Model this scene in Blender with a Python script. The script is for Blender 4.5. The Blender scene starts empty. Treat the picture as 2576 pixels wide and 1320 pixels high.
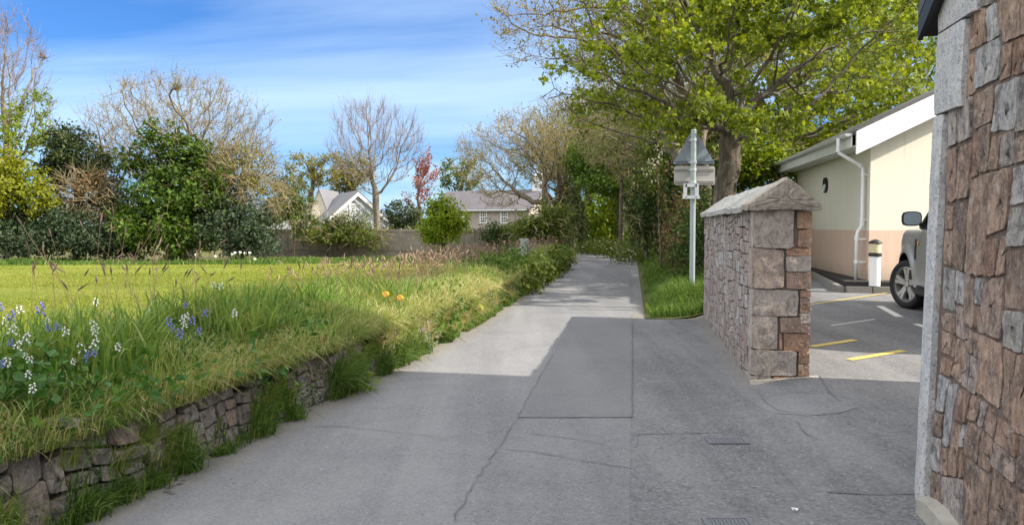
import bpy, bmesh, math, random
import numpy as np
from mathutils import Vector, Matrix

SC = bpy.context.scene
R = math.radians
# ------------------------------------------------------------------ camera
FPX, PCX, PCY, HZ, CAMH = 1958.0, 1287.5, 660.0, 570.0, 1.5
PITCH = math.atan((PCY - HZ) / FPX)
cam_d = bpy.data.cameras.new('camera')
cam = bpy.data.objects.new('camera', cam_d)
SC.collection.objects.link(cam)
cam.location = (0, 0, CAMH)
cam.rotation_euler = (R(90) - PITCH, 0, 0)
cam_d.sensor_width = 36.0
cam_d.lens = 36.0 * FPX / 2575.0
cam_d.clip_start = 0.05
cam_d.clip_end = 3000
SC.camera = cam
# ------------------------------------------------------------------ light
SUN_EL = R(39.5)
SUN_H = Vector((0.977, -0.207)).normalized()          # towards the sun
SUN_ROT = math.atan2(SUN_H.x, SUN_H.y)
sd = bpy.data.lights.new('sun', 'SUN')
sd.energy = 4.4
sd.angle = R(0.53)
sd.color = (1.0, 0.92, 0.80)
sun = bpy.data.objects.new('sun', sd)
SC.collection.objects.link(sun)
to_sun = Vector((SUN_H.x * math.cos(SUN_EL), SUN_H.y * math.cos(SUN_EL), math.sin(SUN_EL)))
sun.rotation_euler = to_sun.to_track_quat('Z', 'Y').to_euler()
world = bpy.data.worlds.new('World')
SC.world = world
world.use_nodes = True
wt = world.node_tree
wt.nodes.clear()


def N(nt, typ, **kw):
    n = nt.nodes.new(typ)
    for k, v in kw.items():
        if k.startswith('i_'):
            n.inputs[k[2:].replace('_', ' ')].default_value = v
        else:
            setattr(n, k, v)
    return n


def L(nt, a, b):
    nt.links.new(a, b)


def ramp(nt, fac, stops, interp='LINEAR'):
    n = nt.nodes.new('ShaderNodeValToRGB')
    cr = n.color_ramp
    cr.interpolation = interp
    while len(cr.elements) < len(stops):
        cr.elements.new(0.5)
    for e, (p, c) in zip(cr.elements, stops):
        e.position = p
        e.color = (c, c, c, 1) if isinstance(c, (int, float)) else (c[0], c[1], c[2], 1)
    if fac is not None:
        L(nt, fac, n.inputs[0])
    return n.outputs[0]


def mixc(nt, fac, a, b, blend='MIX'):
    n = nt.nodes.new('ShaderNodeMix')
    n.data_type = 'RGBA'
    n.blend_type = blend
    for s, v in ((0, fac), (6, a), (7, b)):
        if isinstance(v, (int, float)):
            n.inputs[s].default_value = v
        elif isinstance(v, tuple):
            n.inputs[s].default_value = (v[0], v[1], v[2], 1)
        else:
            L(nt, v, n.inputs[s])
    return n.outputs[2]


def math_n(nt, op, a, b=None, c=None):
    n = nt.nodes.new('ShaderNodeMath')
    n.operation = op
    for i, v in enumerate((a, b, c)):
        if v is None:
            continue
        if isinstance(v, (int, float)):
            n.inputs[i].default_value = v
        else:
            L(nt, v, n.inputs[i])
    return n.outputs[0]


# sky: Nishita plus thin cirrus laid out by direction
sky = N(wt, 'ShaderNodeTexSky', sky_type='NISHITA')
sky.sun_disc = False
sky.sun_elevation = SUN_EL
sky.sun_rotation = SUN_ROT
sky.air_density = 1.0
sky.dust_density = 0.35
sky.ozone_density = 2.2
tc = N(wt, 'ShaderNodeTexCoord')
sep = N(wt, 'ShaderNodeSeparateXYZ')
L(wt, tc.outputs['Generated'], sep.inputs[0])
den = math_n(wt, 'ADD', math_n(wt, 'MAXIMUM', sep.outputs[2], 0.0), 0.10)
comb = N(wt, 'ShaderNodeCombineXYZ')
L(wt, math_n(wt, 'DIVIDE', sep.outputs[0], den), comb.inputs[0])
L(wt, math_n(wt, 'DIVIDE', sep.outputs[1], den), comb.inputs[1])
mp = N(wt, 'ShaderNodeMapping')
mp.inputs['Scale'].default_value = (0.30, 0.50, 1.0)
mp.inputs['Rotation'].default_value = (0, 0, R(-12))
mp.inputs['Location'].default_value = (3.1, 0.35, 0)
L(wt, comb.outputs[0], mp.inputs[0])
cn = N(wt, 'ShaderNodeTexNoise', i_Scale=1.0, i_Detail=6.0, i_Roughness=0.55, i_Distortion=0.5)
L(wt, mp.outputs[0], cn.inputs['Vector'])
cf = ramp(wt, cn.outputs['Fac'], [(0.36, 0.0), (0.52, 0.55), (0.66, 0.9)])
cf = math_n(wt, 'MULTIPLY', cf, 0.76)
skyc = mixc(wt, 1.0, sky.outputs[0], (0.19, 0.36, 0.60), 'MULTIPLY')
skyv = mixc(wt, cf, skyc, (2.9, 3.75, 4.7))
# unseen broken cloud added overhead and behind the camera as white fill light
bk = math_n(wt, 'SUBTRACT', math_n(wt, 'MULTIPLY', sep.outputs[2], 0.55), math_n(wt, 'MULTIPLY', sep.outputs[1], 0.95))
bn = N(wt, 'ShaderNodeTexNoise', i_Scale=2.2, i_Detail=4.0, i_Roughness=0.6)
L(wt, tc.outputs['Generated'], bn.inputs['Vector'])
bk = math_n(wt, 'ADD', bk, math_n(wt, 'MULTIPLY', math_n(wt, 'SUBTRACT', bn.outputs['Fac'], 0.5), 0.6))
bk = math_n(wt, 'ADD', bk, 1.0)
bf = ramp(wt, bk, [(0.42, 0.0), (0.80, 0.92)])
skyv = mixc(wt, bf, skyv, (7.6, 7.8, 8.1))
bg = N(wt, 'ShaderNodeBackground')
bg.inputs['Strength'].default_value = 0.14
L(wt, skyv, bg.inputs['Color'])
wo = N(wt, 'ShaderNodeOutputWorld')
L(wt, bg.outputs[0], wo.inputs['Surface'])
SC.view_settings.view_transform = 'Standard'
SC.view_settings.look = 'None'
SC.view_settings.gamma = 1.0
SC.view_settings.exposure = 1.06
SC.cycles.max_bounces = 6
SC.cycles.diffuse_bounces = 3
SC.cycles.glossy_bounces = 2
SC.cycles.transmission_bounces = 4
SC.cycles.transparent_max_bounces = 8
SC.cycles.caustics_reflective = False
SC.cycles.caustics_refractive = False

# ------------------------------------------------------------------ helpers


def tag(o, label, cat, group=None, kind=None):
    o['label'] = label
    o['category'] = cat
    if group:
        o['group'] = group
    if kind:
        o['kind'] = kind
    return o


def empty(name, loc, label=None, cat=None, group=None, rz=0.0, kind=None):
    o = bpy.data.objects.new(name, None)
    SC.collection.objects.link(o)
    o.location = loc
    o.rotation_euler = (0, 0, rz)
    o.empty_display_size = 0.2
    if label:
        tag(o, label, cat, group, kind)
    return o


def link(name, me, mat=None, parent=None, smooth=False):
    if mat is not None and len(me.materials) == 0:
        for m in (mat if isinstance(mat, (list, tuple)) else [mat]):
            me.materials.append(m)
    if smooth:
        me.polygons.foreach_set('use_smooth', np.ones(len(me.polygons), dtype=bool))
    o = bpy.data.objects.new(name, me)
    SC.collection.objects.link(o)
    if parent is not None:
        o.parent = parent
        # geometry is given in world space: keep it there
        o.matrix_parent_inverse = Matrix.Translation(parent.location).inverted() if parent.rotation_euler.z == 0 \
            else (Matrix.Translation(parent.location) @ Matrix.Rotation(parent.rotation_euler.z, 4, 'Z')).inverted()
    return o


def raw(verts, groups, rnd=None, tint=None, smooth=False):
    """numpy mesh: groups = list of (M,k) index arrays"""
    me = bpy.data.meshes.new('m')
    v = np.ascontiguousarray(verts, dtype=np.float32)
    me.vertices.add(len(v))
    me.vertices.foreach_set('co', v.ravel())
    groups = [np.asarray(g, dtype=np.int32) for g in groups if len(g)]
    tot = sum(g.size for g in groups)
    nf = sum(len(g) for g in groups)
    me.loops.add(tot)
    me.loops.foreach_set('vertex_index', np.concatenate([g.ravel() for g in groups]))
    me.polygons.add(nf)
    sizes = np.concatenate([np.full(len(g), g.shape[1], np.int32) for g in groups])
    starts = np.concatenate([[0], np.cumsum(sizes)[:-1]]).astype(np.int32)
    me.polygons.foreach_set('loop_start', starts)
    me.polygons.foreach_set('loop_total', sizes)
    me.polygons.foreach_set('use_smooth', np.full(nf, bool(smooth)))
    for nm, a in (('rnd', rnd), ('tint', tint)):
        if a is not None:
            at = me.attributes.new(nm, 'FLOAT', 'POINT')
            at.data.foreach_set('value', np.ascontiguousarray(a, dtype=np.float32))
    me.update()
    me.validate()
    return me


class MB:
    """collects simple shapes into one mesh"""

    def __init__(self):
        self.v, self.f, self.n, self.r = [], {}, 0, []

    def add(self, verts, faces, rnd=0.5):
        verts = np.asarray(verts, float).reshape(-1, 3)
        for f in faces:
            self.f.setdefault(len(f), []).append([i + self.n for i in f])
        self.v.append(verts)
        self.r.append(np.full(len(verts), rnd))
        self.n += len(verts)

    def box(self, c, s, rz=0.0, rnd=0.5, M=None):
        x, y, z = (k / 2 for k in s)
        p = np.array([[-x, -y, -z], [x, -y, -z], [x, y, -z], [-x, y, -z], [-x, -y, z], [x, -y, z], [x, y, z], [-x, y, z]])
        if M is not None:
            p = p @ np.array(M.to_3x3()).T
        ca, sa = math.cos(rz), math.sin(rz)
        q = p.copy()
        q[:, 0] = p[:, 0] * ca - p[:, 1] * sa
        q[:, 1] = p[:, 0] * sa + p[:, 1] * ca
        self.add(q + np.array(c), [(0, 3, 2, 1), (4, 5, 6, 7), (0, 1, 5, 4), (1, 2, 6, 5), (2, 3, 7, 6), (3, 0, 4, 7)], rnd)

    def tube(self, pts, rad, n=8, cap=True, rnd=0.5):
        pts = [Vector(p) for p in pts]
        if not isinstance(rad, (list, tuple)):
            rad = [rad] * len(pts)
        vs = []
        up = None
        for i, p in enumerate(pts):
            d = (pts[min(i + 1, len(pts) - 1)] - pts[max(i - 1, 0)]).normalized()
            if up is None:
                up = Vector((0, 0, 1)) if abs(d.z) < 0.9 else Vector((1, 0, 0))
            a = (up - d * up.dot(d)).normalized()
            b = d.cross(a)
            up = a
            for k in range(n):
                t = 2 * math.pi * k / n
                vs.append(p + (a * math.cos(t) + b * math.sin(t)) * rad[i])
        fs = []
        for i in range(len(pts) - 1):
            for k in range(n):
                k2 = (k + 1) % n
                fs.append((i * n + k, i * n + k2, (i + 1) * n + k2, (i + 1) * n + k))
        if cap:
            fs.append(tuple(range(n - 1, -1, -1)))
            m = (len(pts) - 1) * n
            fs.append(tuple(range(m, m + n)))
        self.add([tuple(v) for v in vs], fs, rnd)

    def poly(self, pts, thick, rnd=0.5, off=(0, 0, 0)):
        """planar outline (3-D pts) extruded by the vector thick"""
        p = np.asarray(pts, float) + np.array(off)
        n = len(p)
        q = p + np.asarray(thick, float)
        fs = [tuple(range(n - 1, -1, -1)), tuple(range(n, 2 * n))]
        for i in range(n):
            j = (i + 1) % n
            fs.append((i, j, n + j, n + i))
        self.add(np.vstack([p, q]), fs, rnd)

    def mesh(self, smooth=False):
        v = np.vstack(self.v)
        return raw(v, [np.array(g) for g in self.f.values()], rnd=np.concatenate(self.r), smooth=smooth)

    def build(self, name, mat, parent=None, smooth=False, bevel=0.0, seg=2):
        me = self.mesh(smooth)
        o = link(name, me, mat, parent)
        bm = bmesh.new()
        bm.from_mesh(me)
        bmesh.ops.recalc_face_normals(bm, faces=bm.faces)
        if bevel:
            bmesh.ops.bevel(bm, geom=[e for e in bm.edges if e.calc_face_angle(0) > 0.5], offset=bevel, segments=seg, affect='EDGES', clamp_overlap=True)
        bm.to_mesh(me)
        bm.free()
        return o


def ray(px, py):
    zc = -(py - PCY) / FPX
    c, s = math.cos(PITCH), math.sin(PITCH)
    return Vector(((px - PCX) / FPX, c + s * zc, -s + c * zc))


def at(px, py, Y):
    d = ray(px, py)
    return Vector((0, 0, CAMH)) + d * (Y / d.y)


def sstep(x, a=0.0, b=1.0):
    t = np.clip((np.asarray(x, float) - a) / (b - a), 0, 1)
    return t * t * (3 - 2 * t)


LY = np.array([-10, 2.5, 3.97, 4.74, 6.9, 9.18, 11.75, 17.3, 26.7, 34.6, 60])
LX = np.array([-6.0, -2.62, -2.22, -2.03, -1.55, -1.09, -0.59, 0.24, 1.66, 2.75, 6.4])


def bend(y):
    y = np.asarray(y, float)
    return -0.030 * np.maximum(y - 35, 0) ** 2


def Lx(y):
    return np.interp(y, LY, LX) + bend(y)


def Rx(y):
    return 0.154 * np.asarray(y, float) + bend(y)


def G(x, y):
    """height of the land"""
    x = np.asarray(x, float)
    y = np.asarray(y, float)
    right = 0.032 * np.clip(y - 4.2, 0, 18) * sstep(x - Rx(y), 0.9, 1.75) * (1 - sstep(y, 24, 34))
    verge = 0.26 * sstep(x - Rx(y), 0.15, 1.0) * sstep(y, 12.6, 14.2)
    left = (-0.42 * sstep(y, 14, 42) - 0.25 * sstep(y, 42, 60)) * sstep(Lx(y) - x, 0.5, 3.0)
    return np.maximum(right, verge) + left


def ground(px, py):
    d = ray(px, py)
    o = Vector((0, 0, CAMH))
    t = -CAMH / d.z
    for _ in range(30):
        p = o + d * t
        t = (float(G(p.x, p.y)) - CAMH) / d.z
    p = o + d * t
    return Vector((p.x, p.y, float(G(p.x, p.y))))


RNG = np.random.default_rng(7)
random.seed(7)


def noise2(x, y, s=1.0, seed=0):
    """cheap smooth value noise, vectorised, -1..1"""
    x = np.asarray(x, float) / s + seed * 17.3
    y = np.asarray(y, float) / s + seed * 9.1
    xi, yi = np.floor(x), np.floor(y)
    fx, fy = x - xi, y - yi
    fx, fy = fx * fx * (3 - 2 * fx), fy * fy * (3 - 2 * fy)

    def h(a, b):
        v = np.sin(a * 127.1 + b * 311.7 + seed * 74.7) * 43758.5453
        return (v - np.floor(v)) * 2 - 1
    return (h(xi, yi) * (1 - fx) + h(xi + 1, yi) * fx) * (1 - fy) + (h(xi, yi + 1) * (1 - fx) + h(xi + 1, yi + 1) * fx) * fy

# ------------------------------------------------------------------ materials


def new_mat(name, rough=0.8, spec=0.3):
    m = bpy.data.materials.new(name)
    m.use_nodes = True
    nt = m.node_tree
    b = nt.nodes['Principled BSDF']
    b.inputs['Roughness'].default_value = rough
    b.inputs['Specular IOR Level'].default_value = spec
    return m, nt, b


def coords(nt, scale=(1, 1, 1)):
    t = N(nt, 'ShaderNodeTexCoord')
    mpn = N(nt, 'ShaderNodeMapping')
    mpn.inputs['Scale'].default_value = scale
    L(nt, t.outputs['Object'], mpn.inputs[0])
    return mpn.outputs[0]


def noise_t(nt, vec, scale, detail=3.0, rough=0.55, dist=0.0):
    n = N(nt, 'ShaderNodeTexNoise', i_Scale=scale, i_Detail=detail, i_Roughness=rough, i_Distortion=dist)
    L(nt, vec, n.inputs['Vector'])
    return n.outputs['Fac']


def attr(nt, name='rnd'):
    a = N(nt, 'ShaderNodeAttribute', attribute_name=name)
    return a.outputs['Fac']


def bump(nt, b, h, dist=0.01, strength=1.0):
    n = N(nt, 'ShaderNodeBump', i_Strength=strength, i_Distance=dist)
    L(nt, h, n.inputs['Height'])
    L(nt, n.outputs[0], b.inputs['Normal'])


def plain(name, col, rough=0.6, spec=0.4, metal=0.0, var=0.12, vs=6.0, bumpd=0.0):
    m, nt, b = new_mat(name, rough, spec)
    v = coords(nt)
    f = noise_t(nt, v, vs, 4)
    c = mixc(nt, f, tuple(k * (1 - var) for k in col), tuple(min(1, k * (1 + var)) for k in col))
    L(nt, c, b.inputs['Base Color'])
    b.inputs['Metallic'].default_value = metal
    if bumpd:
        bump(nt, b, f, bumpd)
    return m


def foliage(name, stops, trans=0.35, rough=0.55, patch=0.0, patch_col=(0.1, 0.1, 0.02), pscale=1.2):
    m, nt, b = new_mat(name, rough, 0.25)
    c = ramp(nt, attr(nt), stops)
    if patch:
        f = noise_t(nt, coords(nt), pscale, 2)
        c = mixc(nt, math_n(nt, 'MULTIPLY', ramp(nt, f, [(0.45, 0), (0.62, 1)]), patch), c, patch_col)
    L(nt, c, b.inputs['Base Color'])
    tr = N(nt, 'ShaderNodeBsdfTranslucent')
    L(nt, mixc(nt, 1.0, c, (1.25, 1.15, 0.6), 'MULTIPLY'), tr.inputs['Color'])
    mx = N(nt, 'ShaderNodeMixShader')
    mx.inputs[0].default_value = trans
    L(nt, b.outputs[0], mx.inputs[1])
    L(nt, tr.outputs[0], mx.inputs[2])
    L(nt, mx.outputs[0], nt.nodes['Material Output'].inputs['Surface'])
    return m


def asphalt(name, base, dark, light, grain=55.0, edge=True, blotch=0.25):
    m, nt, b = new_mat(name, 0.92, 0.18)
    v = coords(nt)
    fine = noise_t(nt, v, grain * 2.2, 2, 0.7)
    vor = N(nt, 'ShaderNodeTexVoronoi', i_Scale=grain)
    L(nt, v, vor.inputs['Vector'])
    cell = N(nt, 'ShaderNodeSeparateColor')
    L(nt, vor.outputs['Color'], cell.inputs[0])
    c = ramp(nt, cell.outputs[0], [(0.0, dark), (0.45, base), (0.85, base), (1.0, light)])
    c = mixc(nt, ramp(nt, fine, [(0.35, 0.0), (0.7, 0.75)]), c, dark)
    big = noise_t(nt, v, 0.9, 4, 0.6, 0.6)
    c = mixc(nt, ramp(nt, big, [(0.38, 0.0), (0.66, blotch)]), c, light)
    trk = noise_t(nt, coords(nt, (1.5, 0.09, 1.0)), 1.0, 4, 0.6, 0.3)
    c = mixc(nt, ramp(nt, trk, [(0.46, 0.0), (0.62, 0.30)]), c, light)
    c = mixc(nt, ramp(nt, trk, [(0.34, 0.28), (0.46, 0.0)]), c, dark)
    mid = noise_t(nt, v, 4.5, 5, 0.65)
    c = mixc(nt, ramp(nt, mid, [(0.5, 0.0), (0.75, 0.28)]), c, dark)
    # dark and pale flecks: grit, gum, chippings
    sp = N(nt, 'ShaderNodeTexVoronoi', i_Scale=7.0)
    L(nt, v, sp.inputs['Vector'])
    c = mixc(nt, ramp(nt, sp.outputs['Distance'], [(0.045, 0.7), (0.07, 0.0)]), c, (0.05, 0.05, 0.055))
    sp2 = N(nt, 'ShaderNodeTexVoronoi', i_Scale=4.3)
    L(nt, v, sp2.inputs['Vector'])
    c = mixc(nt, ramp(nt, sp2.outputs['Distance'], [(0.02, 0.8), (0.035, 0.0)]), c, (0.5, 0.48, 0.44))
    if edge:
        e = math_n(nt, 'ADD', attr(nt, 'tint'), math_n(nt, 'MULTIPLY', math_n(nt, 'SUBTRACT', noise_t(nt, v, 5.0, 5, 0.7), 0.5), 0.9))
        c = mixc(nt, ramp(nt, e, [(0.35, 0.0), (1.0, 0.5)]), c, (0.23, 0.195, 0.145))
    L(nt, c, b.inputs['Base Color'])
    bump(nt, b, math_n(nt, 'ADD', cell.outputs[0], fine), 0.004, 0.8)
    return m


def stone(name, stops, lichen=(0.42, 0.41, 0.37), lich=0.35, streak=(7, 7, 2.2), dark=(0.05, 0.04, 0.035), bd=0.02, sc=1.0, speck=0.0):
    m, nt, b = new_mat(name, 0.9, 0.2)
    v = coords(nt, streak)
    base = ramp(nt, attr(nt), stops)
    f1 = noise_t(nt, v, 2.0 * sc, 6, 0.68, 0.8)
    f2 = noise_t(nt, coords(nt), 34.0 * sc, 4, 0.7)
    c = mixc(nt, ramp(nt, f1, [(0.36, 0.75), (0.56, 0.0)]), base, dark)
    c = mixc(nt, ramp(nt, f1, [(0.52, 0.0), (0.75, 0.65)]), c, (0.36, 0.27, 0.19))
    c = mixc(nt, ramp(nt, f2, [(0.45, 0.0), (0.75, 0.5)]), c, dark)
    f3 = noise_t(nt, coords(nt), 9.0 * sc, 6, 0.75)
    c = mixc(nt, ramp(nt, f3, [(0.57, 0.0), (0.66, lich)]), c, lichen)
    if speck:
        vo = N(nt, 'ShaderNodeTexVoronoi', i_Scale=110.0)
        L(nt, coords(nt), vo.inputs['Vector'])
        s = N(nt, 'ShaderNodeSeparateColor')
        L(nt, vo.outputs['Color'], s.inputs[0])
        c = mixc(nt, ramp(nt, s.outputs[0], [(0.12, speck), (0.2, 0.0)]), c, (0.07, 0.07, 0.08))
        c = mixc(nt, ramp(nt, s.outputs[1], [(0.75, 0.0), (0.9, speck)]), c, (0.55, 0.52, 0.50))
    L(nt, c, b.inputs['Base Color'])
    f4 = noise_t(nt, coords(nt, (streak[0] * 3.2, streak[1] * 3.2, streak[2] * 1.3)), 3.0 * sc, 4, 0.75, 0.4)
    c = mixc(nt, ramp(nt, f4, [(0.33, 0.55), (0.47, 0.0)]), c, dark)
    c = mixc(nt, ramp(nt, f4, [(0.56, 0.0), (0.72, 0.32)]), c, (0.42, 0.36, 0.30))
    L(nt, c, b.inputs['Base Color'])
    h = math_n(nt, 'ADD', math_n(nt, 'MULTIPLY', f1, 1.1), math_n(nt, 'ADD', math_n(nt, 'MULTIPLY', f2, 0.4), math_n(nt, 'MULTIPLY', f4, 0.6)))
    bump(nt, b, h, bd, 1.0)
    return m


MAT = {}
MAT['asphalt_road'] = asphalt('worn_asphalt', (0.192, 0.192, 0.197), (0.115, 0.115, 0.12), (0.275, 0.27, 0.268), 80.0)
MAT['asphalt_yard'] = asphalt('coarse_asphalt', (0.172, 0.171, 0.175), (0.085, 0.085, 0.089), (0.28, 0.275, 0.27), 60.0)
MAT['asphalt_patch'] = asphalt('patch_asphalt', (0.172, 0.172, 0.176), (0.12, 0.12, 0.124), (0.22, 0.218, 0.216), 95.0, blotch=0.3)
MAT['concrete'] = plain('rough_concrete', (0.30, 0.28, 0.24), 0.9, 0.2, var=0.35, vs=14, bumpd=0.01)
MAT['tar'] = plain('tar_seam', (0.12, 0.118, 0.116), 0.8, 0.2, var=0.3)

m, nt, b = new_mat('soil_ground', 0.95, 0.1)
v = coords(nt)
f = noise_t(nt, v, 3.0, 6, 0.7)
c = ramp(nt, f, [(0.3, (0.05, 0.06, 0.02)), (0.5, (0.10, 0.10, 0.035)), (0.7, (0.17, 0.13, 0.075))])
L(nt, c, b.inputs['Base Color'])
bump(nt, b, noise_t(nt, v, 25, 5, 0.7), 0.03)
MAT['ground'] = m

m, nt, b = new_mat('mown_grass', 0.9, 0.1)
v = coords(nt)
f = noise_t(nt, v, 0.35, 5, 0.65, 0.5)
c = ramp(nt, f, [(0.3, (0.15, 0.195, 0.027)), (0.52, (0.215, 0.24, 0.036)), (0.72, (0.275, 0.26, 0.05))])
g = noise_t(nt, coords(nt, (1, 0.35, 1)), 9.0, 5, 0.75)
c = mixc(nt, ramp(nt, g, [(0.40, 0.5), (0.58, 0.0)]), c, (0.10, 0.14, 0.012))
L(nt, c, b.inputs['Base Color'])
bump(nt, b, noise_t(nt, v, 40, 4, 0.8), 0.06)
MAT['field'] = m

MAT['bank_soil'] = plain('bank_turf', (0.075, 0.085, 0.028), 0.95, 0.1, var=0.5, vs=9, bumpd=0.03)
MAT['long_grass'] = foliage('long_grass', [(0.0, (0.07, 0.15, 0.03)), (0.22, (0.14, 0.25, 0.045)), (0.5, (0.25, 0.345, 0.075)), (0.75, (0.41, 0.39, 0.16)), (1.0, (0.60, 0.50, 0.30))], 0.4, patch=0.25, patch_col=(0.16, 0.15, 0.035), pscale=1.6)
MAT['verge_grass'] = foliage('verge_grass', [(0.0, (0.04, 0.095, 0.018)), (0.4, (0.09, 0.17, 0.03)), (0.75, (0.19, 0.26, 0.06)), (1.0, (0.38, 0.36, 0.15))], 0.4)
MAT['field_blades'] = foliage('mown_blades', [(0.0, (0.145, 0.195, 0.028)), (0.6, (0.225, 0.255, 0.038)), (1.0, (0.32, 0.30, 0.08))], 0.35)
MAT['seed'] = foliage('grass_seed_heads', [(0.0, (0.11, 0.075, 0.06)), (0.5, (0.24, 0.16, 0.11)), (1.0, (0.42, 0.32, 0.20))], 0.3)
MAT['nettle'] = foliage('nettle_leaves', [(0.0, (0.03, 0.09, 0.018)), (0.6, (0.055, 0.14, 0.02)), (1.0, (0.11, 0.20, 0.02))], 0.3, 0.45)
MAT['bark'] = stone('grey_bark', [(0.0, (0.16, 0.135, 0.10)), (1.0, (0.27, 0.235, 0.18))], (0.40, 0.41, 0.33), 0.5, (3, 3, 1.0), (0.05, 0.042, 0.03), 0.02, 0.8)
MAT['bark_dark'] = stone('dark_bark', [(0.0, (0.075, 0.06, 0.042)), (1.0, (0.15, 0.12, 0.085))], (0.22, 0.22, 0.15), 0.35, (3, 3, 1.0), (0.03, 0.025, 0.02), 0.02, 0.8)
MAT['bark_syc'] = stone('sycamore_bark', [(0.0, (0.12, 0.10, 0.075)), (1.0, (0.19, 0.165, 0.125))], (0.34, 0.35, 0.27), 0.5, (3, 3, 1.0), (0.04, 0.034, 0.025), 0.02, 0.8)
MAT['twig_dark'] = foliage('dark_twigs', [(0.0, (0.05, 0.042, 0.026)), (0.6, (0.095, 0.08, 0.048)), (1.0, (0.17, 0.15, 0.085))], 0.05, 0.8)
MAT['twig_tan'] = foliage('tan_twigs', [(0.0, (0.16, 0.12, 0.075)), (0.6, (0.25, 0.195, 0.12)), (1.0, (0.34, 0.28, 0.14))], 0.05, 0.8)
MAT['twig_grey'] = foliage('grey_twigs', [(0.0, (0.15, 0.12, 0.115)), (0.6, (0.22, 0.175, 0.165)), (1.0, (0.30, 0.24, 0.21))], 0.05, 0.8)
MAT['twig_olive'] = foliage('olive_twigs', [(0.0, (0.12, 0.10, 0.05)), (0.6, (0.20, 0.17, 0.085)), (1.0, (0.28, 0.25, 0.12))], 0.05, 0.8)
LEAF = lambda n, a, b_, c_, t=0.4: foliage(n, [(0.0, a), (0.55, b_), (1.0, c_)], t)
MAT['leaf_maple'] = LEAF('young_maple_leaves', (0.07, 0.115, 0.010), (0.19, 0.25, 0.016), (0.34, 0.37, 0.03), 0.42)
MAT['leaf_sycamore'] = LEAF('sycamore_leaves', (0.03, 0.065, 0.010), (0.066, 0.12, 0.014), (0.135, 0.20, 0.022))
MAT['leaf_holm'] = LEAF('holm_oak_leaves', (0.022, 0.038, 0.012), (0.042, 0.062, 0.018), (0.075, 0.085, 0.026), 0.15)
MAT['leaf_shrub_dark'] = LEAF('dark_shrub_leaves', (0.018, 0.034, 0.016), (0.038, 0.062, 0.026), (0.08, 0.10, 0.05), 0.15)
MAT['leaf_yellow'] = LEAF('yellow_green_leaves', (0.10, 0.125, 0.008), (0.20, 0.22, 0.012), (0.32, 0.32, 0.02), 0.4)
MAT['leaf_bright'] = LEAF('bright_bush_leaves', (0.085, 0.14, 0.006), (0.16, 0.23, 0.008), (0.26, 0.30, 0.014), 0.4)
MAT['leaf_olive'] = LEAF('olive_bud_leaves', (0.10, 0.10, 0.020), (0.19, 0.175, 0.035), (0.29, 0.25, 0.06), 0.35)
MAT['leaf_brown'] = LEAF('brown_leaves', (0.09, 0.055, 0.028), (0.17, 0.11, 0.05), (0.26, 0.19, 0.08), 0.25)
MAT['leaf_red'] = LEAF('copper_leaves', (0.16, 0.045, 0.035), (0.27, 0.09, 0.065), (0.38, 0.16, 0.10), 0.3)
MAT['leaf_mid'] = LEAF('mid_green_leaves', (0.045, 0.075, 0.012), (0.09, 0.125, 0.016), (0.16, 0.19, 0.026), 0.35)
MAT['leaf_ivy'] = LEAF('ivy_leaves', (0.016, 0.036, 0.008), (0.042, 0.078, 0.012), (0.11, 0.16, 0.020), 0.2)
MAT['blossom'] = LEAF('white_blossom', (0.55, 0.55, 0.48), (0.72, 0.71, 0.64), (0.8, 0.8, 0.76), 0.3)

MAT['wall_stone'] = stone('brown_granite', [(0.0, (0.13, 0.092, 0.075)), (0.2, (0.26, 0.175, 0.13)), (0.4, (0.35, 0.235, 0.17)), (0.52, (0.21, 0.11, 0.072)), (0.68, (0.34, 0.265, 0.225)), (0.86, (0.38, 0.375, 0.38)), (1.0, (0.25, 0.225, 0.205))], lich=0.4, streak=(7, 7, 4.0), bd=0.010, speck=0.14)
MAT['mortar_crack'] = plain('deep_mortar', (0.13, 0.10, 0.083), 0.95, 0.1, var=0.4, vs=30, bumpd=0.012)
MAT['mortar'] = plain('brown_mortar', (0.20, 0.165, 0.14), 0.95, 0.1, var=0.4, vs=30, bumpd=0.012)
MAT['mortar_dark'] = plain('dark_mortar', (0.06, 0.05, 0.042), 0.95, 0.1, var=0.4, vs=30, bumpd=0.012)
MAT['granite'] = stone('grey_granite', [(0.0, (0.37, 0.375, 0.385)), (1.0, (0.45, 0.45, 0.455))], (0.5, 0.5, 0.49), 0.2, (5, 5, 3), (0.26, 0.26, 0.27), 0.006, 1.2, 0.45)
MAT['pink_stone'] = stone('pink_rubble', [(0.0, (0.25, 0.185, 0.165)), (0.3, (0.33, 0.275, 0.25)), (0.55, (0.29, 0.245, 0.225)), (0.75, (0.36, 0.31, 0.29)), (0.9, (0.34, 0.335, 0.335)), (1.0, (0.43, 0.42, 0.42))], lich=0.35, dark=(0.13, 0.10, 0.09), bd=0.008, speck=0.2)
MAT['quoin'] = stone('quoin_granite', [(0.0, (0.37, 0.335, 0.305)), (0.45, (0.40, 0.355, 0.32)), (0.55, (0.29, 0.205, 0.16)), (0.75, (0.30, 0.16, 0.10)), (1.0, (0.36, 0.215, 0.12))], lich=0.3, streak=(6, 6, 5), dark=(0.17, 0.12, 0.09), bd=0.010, speck=0.25)
MAT['coping'] = stone('weathered_coping', [(0.0, (0.33, 0.325, 0.31)), (1.0, (0.42, 0.415, 0.40))], (0.52, 0.51, 0.46), 0.5, (9, 3, 3), (0.16, 0.155, 0.15), 0.015)
MAT['coping_end'] = stone('rough_coping_end', [(0.0, (0.36, 0.325, 0.28)), (1.0, (0.42, 0.385, 0.34))], (0.5, 0.47, 0.38), 0.5, (6, 6, 6), (0.17, 0.13, 0.10), 0.02)
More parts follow.
